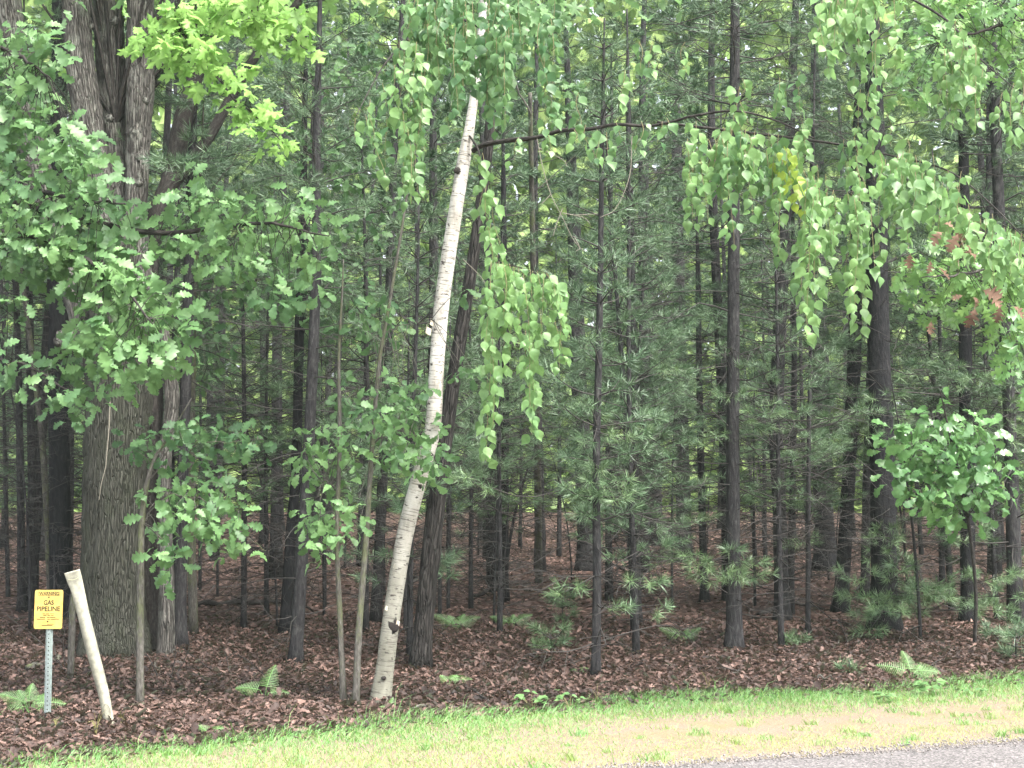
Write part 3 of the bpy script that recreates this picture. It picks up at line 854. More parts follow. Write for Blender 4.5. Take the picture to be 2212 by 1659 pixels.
def crown_cloud(mt, ml, c, rad, n, kind, size, seed=0, base=None, tone=(.1, .9), lo=-1):
    """crown above the frame: limbs out to leafy clumps spread through an ellipsoid"""
    r = np.random.default_rng(seed)
    c = np.array(c, float); rad = np.array(rad, float)
    base = c - np.array([0, 0, rad[2]]) if base is None else np.array(base, float)
    PO, YA, ZA, SZ, TN = [], [], [], [], []
    for i in range(n):
        d = norm(r.normal(size=3)); q = c + d * rad * r.uniform(.35, 1) ** .6
        if q[2] < c[2] + lo * rad[2]: q[2] = c[2] + lo * rad[2] + r.uniform(0, .3)
        if i % 5 == 0: twig(mt, [base, (base + q) / 2 + np.array([0, 0, .25]), q], .025, .004, 4, 6)
        for j in range(r.integers(6, 12)):
            PO.append(q + r.normal(0, .3, 3)); YA.append(r.normal(size=3) + np.array([0, 0, -.5])); ZA.append(r.normal(0, .6, 3) + np.array([0, 0, 1]))
            SZ.append(size * r.uniform(.7, 1.2)); TN.append(r.uniform(*tone))
    inst_any(ml, LEAF[kind], np.array(PO), np.array(YA), np.array(ZA), np.array(SZ), np.array(TN))

def branch_part(root, limb_pts, Y, w0, w1, patches, matl, kind, size, bark='limbbark', Y1=None, seed=0, wig=.03, fol='foliage', **kw):
    """limb (part) with its leaves (sub-part)"""
    n = len(limb_pts); yy = np.linspace(Y, Y if Y1 is None else Y1, n)
    L = np.array([at(p[0], p[1], q) for p, q in zip(limb_pts, yy)])
    mt = MB(); Q = smooth_path(L, max(8, 6 * n)); Q[1:-1] += rng.normal(0, wig * .3, (len(Q) - 2, 3))
    tube(mt, Q, np.linspace(w0, w1, len(Q)), 7, .06)
    ml = MB()
    for q, pt in enumerate(patches):
        poly, num = pt[0], pt[1]; opt = dict(kw); opt.update(pt[2] if len(pt) > 2 else {})
        Yp = opt.pop('Y', (Y + (Y if Y1 is None else Y1)) / 2); kd = opt.pop('kind', kind); sz = opt.pop('size', size)
        leaf_patch(mt, ml, poly, Yp, num, kd, sz, limb=L, seed=seed * 31 + q, **opt)
    b = part(mt, 'branch', M[bark], root)
    f = part(ml, fol, M[matl], b)
    f.location = (0, 0, 0)
    f.parent = b
    return b

# --- big many-stemmed maple on the left
b = base_of(247, 1412); Ym = b[1]
root = empty('maple_tree', b, 'massive grey maple with several rough stems rising behind the leaning pipe', 'maple tree')
def stem(pts, dy=0, dy1=0, top=None, seg=26, rough=.06, name='trunk', bark='maplebark', flare=1.0, bs=None):
    mb_, P_, R_ = trunk_mesh(pts, Ym + dy, Ym + dy1, top=top, seg=seg, rough=rough, flare=flare, base=bs, step=.11)
    return part(mb_, name, M[bark], root)
stem([(248,1412,150),(244,1330,132),(243,1200,126),(250,1000,132),(258,850,140),(262,700,140),(262,560,132),(262,480,95)], 0, 0, flare=1.12, bs=b, seg=40, rough=.045, bark='shadedmossbark')
stem([(240,640,80),(222,480,64),(205,350,58),(185,220,64),(172,120,60),(160,-40,56)], -.05, -.15, top=13, name='stem')
stem([(215,820,60),(165,640,56),(108,450,56),(72,320,54),(42,180,56),(15,0,58),(-12,-90,56)], .15, .3, top=12, name='stem')
stem([(262,600,90),(262,480,64),(252,330,56),(242,180,62),(236,60,66),(232,-60,62)], .1, .2, top=14, name='stem')
stem([(290,640,80),(294,480,50),(298,330,52),(302,180,62),(303,60,62),(304,-60,60)], -.1, -.1, top=14, name='stem')
stem([(300,660,70),(330,490,46),(368,390,44),(395,260,40),(425,150,38),(460,0,36)], .2, .4, top=12, name='stem', bark='limbbark', seg=16)
stem([(310,640,50),(345,450,30),(405,360,26),(455,290,24),(510,190,22),(560,110,20),(625,30,17)], .1, .3, top=11, name='stem', bark='limbbark', seg=12)
stem([(330,1405,40),(326,1200,38),(330,1000,36),(335,850,34),(320,700,34)], .25, .1, name='stem', bark='limbbark', seg=16, flare=1.3)
stem([(358,1428,36),(360,1250,30),(356,1000,27),(372,860,30),(350,700,24)], -.15, 0, name='stem', bark='maplebark', seg=16, flare=1.35)
# burls and dark hollows up the stems
mbk = MB()
for (kx, ky, kr) in [(300,195,13),(292,290,14),(314,218,8),(300,340,9),(196,60,8),(248,45,9),(300,100,9),(238,255,8),(140,735,22),(300,395,9),(190,165,9),(300,60,8)]:
    c = at(kx, ky, Ym - .16 - .06 * (kx > 280)); rr = kr * Ym / FPX
    th = np.linspace(0, np.pi, 9); ph = np.linspace(0, 2 * np.pi, 13)[:-1]
    T_, P_ = np.meshgrid(th, ph, indexing='ij')
    v = np.stack([np.sin(T_) * np.cos(P_), np.sin(T_) * np.sin(P_), np.cos(T_)], -1) * rr * (1 + .22 * rng.normal(size=T_.shape))[..., None] * np.array([1, .8, 1.1]) + c
    ii = (np.arange(8)[:, None] * 12 + np.arange(12)[None, :]); jj = (np.arange(8)[:, None] * 12 + (np.arange(12)[None, :] + 1) % 12)
    mbk.add(v.reshape(-1, 3), np.stack([ii, ii + 12, jj + 12, jj], -1).reshape(-1, 4), .5, (v - c).reshape(-1, 3))
part(mbk, 'burls', M['maplebark'], root)
mt = MB(); twig(mt, [at(x, y, Ym - .7) for x, y in ((238,860),(235,930),(230,985),(228,1010),(219,1045),(214,1080))], .009, .004, 5, 16); part(mt, 'dead_twig', M['palebark'], root)
branch_part(root, [(330,-70),(372,30),(430,120),(500,205),(560,255),(612,310)], 13.2, .02, .004,
    [([(340,40),(400,0),(470,90),(560,190),(612,285),(612,325),(560,300),(480,230),(400,160),(350,110)], 38), ([(345,20),(410,10),(440,90),(370,110)], 10), ([(262,60),(330,40),(330,100),(280,110)], 3)],
    'maple', 'maple', .155, seed=3, thick=.35, down=.75, per=(4, 7), tone=(.3, 1), face=(0, -.65, .8))
branch_part(root, [(470,-80),(520,0),(590,50),(665,108)], 13.4, .02, .004,
    [([(440,-10),(560,-20),(640,40),(680,105),(640,110),(560,75),(480,40)], 26), ([(425,0),(470,-5),(465,60),(440,50)], 4)],
    'maple', 'maple', .15, seed=4, thick=.35, down=.75, per=(4, 7), tone=(.3, 1), face=(0, -.65, .8))
mt, ml = MB(), MB()
crown_cloud(mt, ml, b + np.array([.2, .3, 11.5]), (3.4, 3.0, 3.6), 170, 'maple', .22, 5, b + np.array([-.2, 0, 7]), lo=-.75)
bb = part(mt, 'upper_branches', M['limbbark'], root); f = part(ml, 'crown', M['maple'], root)
# --- oak whose boughs hang in from the left
ob = np.array([-6.6, 14.6, float(G(-6.6, 14.6))])
root = empty('oak_tree', ob, 'oak reaching in from the left edge with broad masses of lobed leaves', 'oak tree')
mb_ = MB(); zz = np.linspace(-.2, 10, 40); tube(mb_, np.stack([ob[0] + .1 * np.sin(zz), ob[1] + 0 * zz, ob[2] + zz], -1), .2 - .014 * zz, 18, .06); part(mb_, 'trunk', M['maplebark'], root)
BL = dict(matl='oak', kind='oak', size=.19)
branch_part(root, [(-400,250),(-150,330),(40,400),(160,430),(270,440)], 14.2, .05, .008,
    [([(-30,330),(60,360),(170,350),(260,400),(305,450),(290,500),(190,520),(100,560),(-30,560)], 52), ([(-30,480),(110,500),(240,500),(280,540),(160,620),(60,600),(-30,560)], 24)], seed=6, Y1=13.2, per=(6, 10), **BL)
branch_part(root, [(-400,300),(0,430),(330,500),(560,480),(710,510)], 14.2, .05, .006,
    [([(320,500),(400,440),(470,410),(560,430),(670,430),(730,490),(720,560),(620,570),(520,580),(420,560),(340,540)], 50, dict(tone=(.3, 1), kind='oak', size=.165)), ([(380,400),(460,395),(490,430),(400,440)], 6), ([(480,570),(650,570),(690,620),(640,660),(520,640)], 16, dict(tone=(0,.5), kind='obov', size=.16))], seed=71, Y1=13.2, per=(5, 8), **BL)
branch_part(root, [(-400,500),(-100,500),(100,520),(240,600),(330,700)], 14.2, .045, .006,
    [([(150,540),(250,560),(300,600),(390,650),(410,700),(370,760),(290,830),(240,800),(140,800),(145,720),(215,660),(200,600)], 52, dict(tone=(.35, 1)))], seed=7, Y1=13.0, per=(6, 10), **BL)
branch_part(root, [(-350,0),(-120,60),(40,120),(110,170)], 14.0, .045, .006,
    [([(-30,40),(60,45),(125,80),(138,120),(80,170),(100,250),(60,330),(-30,330)], 40), ([(60,250),(150,260),(205,330),(190,350),(120,330),(70,320)], 10), ([(130,295),(185,300),(180,350),(140,345)], 3)], seed=8, Y1=13.4, per=(5, 9), **BL)
branch_part(root, [(-300,720),(-80,760),(80,800),(190,880)], 14.0, .03, .004,
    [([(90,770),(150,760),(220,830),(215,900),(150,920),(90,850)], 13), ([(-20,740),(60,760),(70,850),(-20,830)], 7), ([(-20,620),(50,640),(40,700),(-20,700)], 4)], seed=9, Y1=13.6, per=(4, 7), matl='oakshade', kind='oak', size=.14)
mt, ml = MB(), MB(); crown_cloud(mt, ml, ob + np.array([.2, -.3, 9.6]), (3.2, 2.6, 2.6), 110, 'oak', .2, 16, ob + np.array([0, 0, 7]), lo=-.7)
part(mt, 'upper_branches', M['limbbark'], root); part(ml, 'crown', M['oak'], root)

# --- saplings in front with their leaf sprays
def sapling(label, pts, branches, top=None, bark='greybark', name='oak_sapling', cat='oak sapling', group=None, lean=0.0, seg=9):
    if top is None and name != 'stump':
        (xa, ya, wa), (xb, yb, wb) = pts[-2:]; k_ = 90 / max(1, abs(yb - ya)); pts = pts + [(xb + (xb - xa) * k_, yb + (yb - ya) * k_, 1.6)]
    b = base_of(pts[0][0], pts[0][1])
    r_ = empty(name, b, label, cat, group)
    mb_, P_, R_ = trunk_mesh(pts, b[1], b[1] + lean, top=top, seg=seg, base=b, rough=.06, rtop=.008, flare=1.2)
    part(mb_, 'trunk', M[bark], r_)
    for j, (limb, w, patches, kw) in enumerate(branches):
        kk = dict(matl='oak', kind='oak', size=.14, Y=b[1] + lean * .5, seed=hash(label) % 1 + len(label) + j * 3)
        kk.update(kw)
        branch_part(r_, limb, kk.pop('Y'), w, .003, patches, bark=bark, **kk)
    return r_
sapling('mossy slim oak sapling right of the leaning pipe with one low leaf spray', [(302,1525,17),(303,1400,16),(304,1250,15),(308,1100,13),(330,1000,8),(360,950,5)],
    [([(306,1130),(360,1070),(440,1080),(520,1150),(575,1190)], .008, [([(320,1060),(400,1015),(480,1030),(530,1070),(520,1130),(450,1160),(380,1140),(320,1120)], 21), ([(400,1120),(500,1110),(590,1185),(560,1200),(470,1190),(430,1200)], 7), ([(335,1180),(375,1170),(400,1235),(350,1240)], 4)], dict(size=.16)),
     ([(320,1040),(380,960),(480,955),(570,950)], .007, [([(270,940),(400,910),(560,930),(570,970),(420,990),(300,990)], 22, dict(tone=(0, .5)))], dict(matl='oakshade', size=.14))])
sapling('crooked pale brown sapling just left of the birch foot, nearer the pair of pines', [(742,1520,14),(735,1350,11.5),(728,1150,10),(734,950,9),(732,780,7),(738,650,5)],
    [([(730,1060),(700,1040),(690,1130),(700,1190)], .007, [([(650,930),(760,915),(785,980),(740,1060),(690,1080),(645,1020)], 20), ([(650,1100),(740,1105),(750,1160),(700,1205),(655,1160)], 12)], dict(kind='obov', size=.135, tone=(.4, 1))),
     ([(732,860),(780,850),(840,830)], .006, [([(730,830),(830,820),(880,870),(800,905),(740,890)], 10), ([(770,650),(850,640),(860,730),(790,730)], 9)], dict(kind='obov', size=.13, matl='oakshade'))])
sapling('straight pale brown sapling touching the left of the birch foot', [(768,1525,17),(776,1350,15),(792,1150,13),(805,950,11),(820,780,9),(842,650,7),(870,480,5.5),(885,380,4)],
    [([(805,960),(850,930),(900,950),(950,1000)], .007, [([(800,885),(880,870),(930,900),(965,960),(950,1035),(900,1035),(850,990),(800,960)], 34), ([(750,1080),(785,1090),(780,1140),(755,1130)], 2)], dict(kind='obov', size=.13)),
     ([(830,720),(880,700),(940,690)], .005, [([(860,820),(920,830),(920,880),(860,880)], 5), ([(985,770),(1030,780),(1025,820),(985,820)], 3), ([(980,620),(1005,620),(1005,645),(985,650)], 1)], dict(kind='obov', size=.12, matl='oakshade'))], lean=.1)
sapling('slender oak behind the maple holding a level shelf of lobed leaves', [(418,1370,20),(412,1100,18),(415,800,16),(420,600,14),(430,450,10)],
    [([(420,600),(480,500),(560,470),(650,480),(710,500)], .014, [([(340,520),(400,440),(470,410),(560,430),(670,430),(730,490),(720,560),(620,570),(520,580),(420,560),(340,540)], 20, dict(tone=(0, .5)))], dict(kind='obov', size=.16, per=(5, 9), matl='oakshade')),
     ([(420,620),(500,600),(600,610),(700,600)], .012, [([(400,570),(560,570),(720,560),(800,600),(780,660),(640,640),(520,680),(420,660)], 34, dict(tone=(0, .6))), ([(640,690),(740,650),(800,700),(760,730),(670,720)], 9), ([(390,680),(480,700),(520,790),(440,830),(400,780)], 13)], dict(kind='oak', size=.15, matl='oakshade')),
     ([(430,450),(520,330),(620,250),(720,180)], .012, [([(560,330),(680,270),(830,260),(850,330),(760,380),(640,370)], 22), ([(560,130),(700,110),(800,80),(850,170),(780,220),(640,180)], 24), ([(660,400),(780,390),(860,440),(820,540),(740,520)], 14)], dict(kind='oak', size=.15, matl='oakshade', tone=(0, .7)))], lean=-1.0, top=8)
sapling('grey stemmed sapling rising behind the yellow sign and curving left', [(108,1330,14),(106,1250,13),(95,1000,13),(80,850,12),(58,680,11),(40,520,9),(25,400,7)], [([(60,700),(90,650),(60,600)], .005, [([(0,650),(60,640),(60,700),(0,700)], 3)], dict(matl='oakshade'))])
sapling('broken mossy stick of a stump between sign post and maple', [(152,1470,13),(155,1380,15),(158,1300,12),(165,1262,7)], [], name='stump', cat='stump')
sapling('glossy leaved oak sapling before the straight pine near the right edge', [(2105,1395,9),(2108,1280,8),(2095,1150,8),(2070,1020,7),(2050,930,5)],
    [([(2080,1060),(2000,1000),(1960,980)], .006, [([(1925,930),(2000,890),(2090,880),(2110,960),(2050,1040),(1980,1050),(1920,1030)], 25)], dict(kind='obov', size=.235)),
     ([(2090,1120),(2130,1050),(2150,1000)], .006, [([(2080,900),(2140,930),(2180,1000),(2170,1050),(2100,1060),(2060,1000)], 15), ([(1990,1040),(2110,1040),(2130,1090),(2060,1135),(2000,1090)], 13)], dict(kind='obov', size=.235))], lean=-.8, bark='limbbark')
# give the glossy leaves their material
for o in list(bpy.data.objects):
    if o.name.startswith('foliage') and o.parent and o.parent.parent and str(o.parent.parent.get('label', '')).startswith('glossy'):
        o.data.materials[0] = M['gloss']
# understory maple in the middle
sapling('thin understory maple with pale flat leaf layers behind the birch top', [(1165,1260,16),(1160,900,14),(1150,500,13),(1145,200,10)],
    [([(1150,420),(1250,330),(1330,260),(1420,230)], .012, [([(1190,180),(1300,170),(1330,260),(1240,300),(1180,260)], 16, dict(tone=(.5, 1))), ([(1250,300),(1340,290),(1420,320),(1320,360)], 10), ([(1380,190),(1520,200),(1500,280),(1400,260)], 14)], dict(kind='maple', matl='oakshade', size=.15)),
     ([(1155,500),(1300,470),(1440,440)], .012, [([(1400,430),(1500,420),(1480,480),(1410,470)], 7), ([(1040,640),(1080,640),(1080,690),(1040,690)], 1)], dict(kind='maple', matl='oakshade', size=.15)),
     ([(1148,250),(1080,120),(1020,60)], .012, [([(1010,-20),(1220,-20),(1200,70),(1100,90),(1020,60)], 22, dict(tone=(.3, 1)))], dict(kind='maple', matl='oak', size=.16, Y=15))], name='maple_sapling', cat='maple sapling', top=9, lean=-3)

# --- oak hanging in from the right edge
ob = np.array([7.2, 15.4, float(G(7.2, 15.4))])
root = empty('oak_tree', ob, 'red oak reaching in from the right edge with pointed leaves, some brown', 'oak tree')
mb_ = MB(); zz = np.linspace(-.2, 10, 40); tube(mb_, np.stack([ob[0] + .1 * np.sin(zz), ob[1] + 0 * zz, ob[2] + zz], -1), .19 - .013 * zz, 18, .06); part(mb_, 'trunk', M['maplebark'], root)
RO = dict(matl='redoak', kind='redoak', size=.17)
branch_part(root, [(2500,420),(2330,470),(2190,560),(2090,590),(1990,600)], 14.2, .04, .005,
    [([(1960,540),(2060,530),(2215,530),(2240,640),(2150,640),(2060,690),(2000,680),(1970,620)], 40), ([(2120,560),(2240,540),(2240,720),(2170,700),(2110,640)], 20, dict(tone=(.6, 1))), ([(2140,690),(2230,680),(2230,850),(2180,780)], 11, dict(tone=(0, .5)))], seed=61, Y1=12.8, per=(4, 8), **RO)
branch_part(root, [(2500,-40),(2300,10),(2150,60),(2030,90)], 14.2, .04, .005,
    [([(1960,-20),(2230,-20),(2240,180),(2160,160),(2080,130),(1990,120),(1950,60)], 50, dict(tone=(.1, .8))), ([(1900,130),(1990,100),(1990,210),(1930,200)], 9, dict(tone=(0, .4)))], seed=62, Y1=13.6, per=(4, 8), **RO)
mt, ml = MB(), MB()
for (x, y, n_) in [(2030,490,3),(2072,515,4),(1965,545,2),(2000,560,2),(2120,632,5),(2110,610,2),(2000,690,1),(2160,650,2)]:
    leaf_patch(mt, ml, [(x-12,y-12),(x+12,y-12),(x+12,y+12),(x-12,y+12)], 11.9, 1, 'redoak', .15, per=(n_, n_ + 1), down=1.2, seed=x, thick=.1)
part(ml, 'dead_leaves', M['deadleaf'], root)
mt, ml = MB(), MB(); crown_cloud(mt, ml, ob + np.array([0, -.3, 9.8]), (3, 2.6, 2.6), 110, 'redoak', .22, 17, ob + np.array([0, 0, 7]), lo=-.7)
part(mt, 'upper_branches', M['limbbark'], root); part(ml, 'crown', M['oak'], root)

# ------------------------------------------------------------------ the birch
b = base_of(822, 1515); Yb = b[1]
root = empty('birch_tree', b, 'leaning white birch with peeling bark and long hanging leaf strands', 'birch tree')
BPTS = [(822,1518,42),(832,1440,38),(845,1340,37),(860,1240,36),(878,1140,36),(906,1030,35),(934,930,34),(943,800,33),(953,670,34),(968,560,33),(985,450,31),(1003,340,29),(1015,270,22),(1032,150,19),(1045,0,17),(1050,-60,15)]
mb_, Pb, Rb = trunk_mesh(BPTS, Yb, Yb - .1, top=9.5, seg=28, rough=.028, flare=1.18, base=b, step=.07)
trk = part(mb_, 'trunk', M['birch'], root)
def ball(mbx, c, rr, sc=(1, 1, 1), nz=.15):
    th = np.linspace(0, np.pi, 10); ph = np.linspace(0, 2 * np.pi, 15)[:-1]
    T_, P_ = np.meshgrid(th, ph, indexing='ij')
    v = np.stack([np.sin(T_) * np.cos(P_), np.sin(T_) * np.sin(P_), np.cos(T_)], -1) * rr * (1 + nz * rng.normal(size=T_.shape))[..., None] * np.array(sc)
    ii = (np.arange(9)[:, None] * 14 + np.arange(14)[None, :]); jj = (np.arange(9)[:, None] * 14 + (np.arange(14)[None, :] + 1) % 14)
    mbx.add((v + c).reshape(-1, 3), np.stack([ii, ii + 14, jj + 14, jj], -1).reshape(-1, 4), .5, v.reshape(-1, 3))
mbx = MB(); ball(mbx, at(849, 1352, Yb - .088), .06, (1.0, .22, 1.15), .25); ball(mbx, at(987, 368, Yb - .15), .036, (1, .3, .9)); ball(mbx, at(829, 1465, Yb - .11), .022, (1.2, .4, .8)); ball(mbx, at(906, 1050, Yb - .1), .025, (1, .5, 1))
part(mbx, 'scar', plain('birch_scar', (.025, .02, .018), .95, 0, 60, .5, .6), root)
mbx = MB()                                                           # curls of peeling bark
for (x, y, s) in [(930,725,1),(936,705,.7),(862,1352,.6),(940,815,.4),(958,580,.5),(893,1080,.5),(990,470,.4),(950,640,.5),(855,1230,.5),(1012,300,.5),(838,1320,.6)]:
    c = at(x, y, Yb - .1 * s - .03); th = np.linspace(0, 2.2, 7); w = .07 * s
    p1 = np.stack([c[0] - .05 * s * np.sin(th), c[1] - .035 * s * (1 - np.cos(th)), c[2] + 0 * th + .02 * s * th], -1)
    v = np.concatenate([p1, p1 + np.array([.01, 0, w])]); k = np.arange(6)
    mbx.add(v, np.stack([k, k + 1, k + 8, k + 7], -1))
part(mbx, 'peeling_bark', plain('birch_peel', (.62, .55, .44), .7, 0, 20, .3), root)

def strands(mt, ml, my, lst, Y, seed=0, dens=1.0, tone=(.2, .95), size=.126):
    r = np.random.default_rng(seed)
    PO, YA, ZA, SZ, TN, YM = [], [], [], [], [], []
    for s in lst:
        x0, y0, y1 = s[:3]; dr = s[3] if len(s) > 3 else r.uniform(-14, 14); young = len(s) > 4 and s[4]
        Ys = Y + r.uniform(-.55, .35)
        n = max(3, int((y1 - y0) / 26)); t = np.linspace(0, 1, n + 2)
        sw = r.uniform(-8, 8)
        cp = np.array([at(x0 + dr * q + sw * math.sin(q * 5), y0 + (y1 - y0) * q, Ys) for q in t])
        twig(mt, cp, .0035, .0015, 3, 2 * n + 3)
        m = int(max(3, (y1 - y0) / 10.5 * dens)); ct = r.uniform(*tone)
        for j in range(m):
            q = (j + r.uniform(0, .8)) / m; x = q * (n + 1); i0 = min(int(x), n); p = cp[i0] * (1 - (x - i0)) + cp[i0 + 1] * (x - i0)
            a = r.uniform(0, 6.28)
            PO.append(p + np.array([math.cos(a), math.sin(a) * .8, -.15]) * r.uniform(.01, .055))
            YA.append(np.array([math.cos(a) * .55, math.sin(a) * .4, -1]) + r.normal(0, .22, 3))
            ZA.append(np.array([math.cos(a) * .35, -.85, .25]) + r.normal(0, .45, 3))
            SZ.append(size * r.uniform(.55, 1.1)); TN.append(np.clip(ct + r.normal(0, .14), 0, 1)); YM.append(young)
    PO, YA, ZA, SZ, TN, YM = map(np.array, (PO, YA, ZA, SZ, TN, YM))
    YM = YM.astype(bool)
    if (~YM).any(): inst_any(ml, LEAF['birch'], PO[~YM], YA[~YM], ZA[~YM], SZ[~YM], TN[~YM])
    if YM.any(): inst_any(my, LEAF['birch'], PO[YM], YA[YM], ZA[YM], SZ[YM], TN[YM])

def birch_branch(limb, w0, w1, Y0, Y1, lst, seed, moss=False, name='branch', subs=(), **kw):
    n = len(limb); L = np.array([at(p[0], p[1], q) for p, q in zip(limb, np.linspace(Y0, Y1, n))])
    mt, ml, my, mtw = MB(), MB(), MB(), MB()
    Q = smooth_path(L, 8 * n); tube(mt, Q, np.linspace(w0, w1, len(Q)), 8, .08)
    for sb in subs:
        S = np.array([at(p[0], p[1], (Y0 + Y1) / 2) for p in sb]); S2 = smooth_path(S, 5 * len(sb)); tube(mt, S2, np.linspace(w1 * 1.2, .003, len(S2)), 6, .06)
    strands(mtw, ml, my, lst, Y1, seed, **kw)
    bp = part(mt, name, M['limbbark'], root)
    for mbq, nm, mm in ((mtw, 'twigs', 'tantwig'), (ml, 'foliage', 'birchleaf'), (my, 'young_leaves', 'youngleaf')):
        if mbq.n:
            o_ = mbq.build(nm, M[mm]); o_.parent = bp
R_ = np.random.default_rng(77)
def rnd(xa, xb, ya, yb, la, lb, n): return [(R_.uniform(xa, xb), y0, y0 + R_.uniform(la, lb)) for y0 in R_.uniform(ya, yb, n)]
birch_branch([(1040,60),(985,40),(920,60),(880,85),(830,140),(790,210),(770,250)], .016, .004, Yb - .1, 12.6,
    [(885,85,430,10),(872,95,270),(905,110,390),(890,200,440,5),(852,140,250),(826,180,360,12),(800,215,300),(768,255,300,-3),(870,240,410),(905,200,330),(885,80,200),(900,90,220),(862,90,180),(880,280,400),(790,250,380,40)], 31)
birch_branch([(1045,0),(1070,-60),(1120,-90),(1180,-60)], .016, .005, Yb - .1, 13.0,
    [(q[0], q[1], min(q[2] + 60, R_.uniform(205, 292))) if 985 < q[0] < 1062 else q for q in rnd(905, 1100, -60, 80, 110, 230, 46) if not 985 < q[0] < 1062 or R_.uniform() < .6] + rnd(1000, 1060, 0, 90, 90, 140, 8) + [(1058,170,284),(985,100,275),(985,60,250),(1062,80,250),(965,20,200)] + [(1175,60,300,4),(1190,40,270),(1165,50,190),(1130,-20,130),(1150,-30,110),(1200,-30,110),(1120,-20,90)] + rnd(870, 940, -60, 0, 80, 140, 8), 32, tone=(0, .5))  # low tones paint the shade of this upper mass into its leaves
birch_branch([(1012,290),(1035,330),(1048,420),(1062,540),(1080,565),(1130,580),(1205,605)], .012, .004, Yb - .1, 13.1,
    [(1042,330,470),(1050,400,560,10),(1068,420,560),(1060,480,600),(1075,550,640),(1062,565,1000,-15),(1078,565,930,-20),(1060,700,990,-8),(1095,570,800,-10),(1110,575,760),(1128,578,940,26),(1145,582,880,10),(1120,578,720),(1160,585,720),(1175,590,740),(1190,600,780,22),(1205,608,800,8),(1195,600,700,15),(1085,565,700),(1060,565,760,-10),(1135,700,930,14),(1150,585,660),(1180,590,660),(1100,570,660)], 33, tone=(.55, 1), dens=1.1)
birch_branch([(1022,325),(1048,312),(1100,303),(1160,297),(1215,282),(1275,279),(1330,269),(1400,272),(1455,262),(1500,250),(1590,240),(1680,262),(1760,300)], .027, .007, Yb - .15, 12.6,
    [(1120,296,350),(1265,270,340),(1330,262,300),(1385,262,330),(1440,255,300),(1180,285,330),(1240,280,320),(1310,285,355),(1290,280,350),(1430,262,310),(1350,150,230),(1380,90,150),(1250,200,270),(1410,90,160),(1480,90,160)] +
    [(1500,290,490,-6),(1515,300,480),(1485,300,400),(1545,300,410),(1572,305,530,10),(1590,310,430),(1620,318,470),(1560,300,420),(1640,320,420),(1655,326,470),(1672,335,560,8),(1690,345,550),(1715,350,440),(1735,370,430),(1605,310,390),(1530,300,380),(1665,330,440),(1700,340,420),
     (1682,310,420,10,True),(1706,325,440,18,True),(1720,350,450,12,True),(1700,320,400,6,True)] + rnd(1560, 1960, 150, 320, 60, 120, 24) + rnd(1480, 1740, 260, 330, 50, 110, 14), 34,
    subs=[[(1500,252),(1540,280),(1620,300),(1690,320),(1740,370)]])
birch_branch([(1050,-60),(1200,-240),(1500,-300),(1760,-200),(1880,-60),(2040,40),(2110,120),(2190,190)], .03, .004, Yb - .15, 12.3,
    rnd(1765, 1890, -50, 10, 70, 160, 20) + [(1790,10,150),(1850,60,190),(1900,60,200),(1885,80,230),(1770,60,110),(1930,-10,130)] + rnd(2030, 2120, 20, 120, 90, 170, 14) + [(2040,100,275),(2075,150,270),(2125,140,270),(2190,180,320),(2205,150,300),(2165,200,280)], 35, tone=(.4, 1))
birch_branch([(1420,264),(1600,285),(1800,310),(1920,335),(2050,370),(2150,450),(2240,545)], .016, .004, 13.5, 12.2,
    [(1760,400,720,-22),(1745,390,560),(1775,430,650,-10),(1800,410,560),(1830,415,610),(1845,430,660,8),(1862,440,725,0),(1880,430,600),(1850,500,690),(1770,500,690,-15),(1735,560,730,5)] +
    [(x, 335 + (x - 1900) * .62 * (x > 2020) * .9 + R_.uniform(-10, 20), 335 + (x - 1900) * .62 * (x > 2020) * .9 + R_.uniform(80, 170)) for x in np.linspace(1900, 2220, 26)] +
    rnd(1740, 1960, 330, 420, 70, 150, 15) + rnd(1960, 2090, 360, 430, 60, 110, 8), 36, tone=(.45, 1),
    subs=[[(1830,415),(1900,445),(1980,460),(2040,475),(2090,560),(2130,640)]])
# bare pale twigs under the long branch
mt = MB()
for pl in [[(1160,300),(1172,360),(1190,420),(1215,470),(1240,520),(1262,543)], [(1190,420),(1170,440)], [(1215,450),(1200,490),(1195,510)], [(1215,460),(1260,470),(1275,485)], [(1165,320),(1215,345),(1225,360)], [(1365,295),(1360,380),(1330,450),(1296,470)], [(1240,510),(1252,535),(1245,542)], [(1505,320),(1525,360),(1540,420)], [(1000,560),(1040,600),(1060,640)], [(1240,465),(1290,462)]]:
    P_ = np.array([at(x, y, 13.2) for x, y in pl]); twig(mt, P_, .0045, .0025, 4, 4 * len(pl))
part(mt, 'bare_twigs', M['palebark'], root)
mt, ml = MB(), MB(); crown_cloud(mt, ml, np.array([.6, 13.6, 9.2]), (3.4, 2.4, 1.9), 130, 'birch', .13, 18, Pb[-4], lo=-.6)
part(mt, 'upper_branches', M['limbbark'], root); part(ml, 'crown', M['birchleaf'], root)

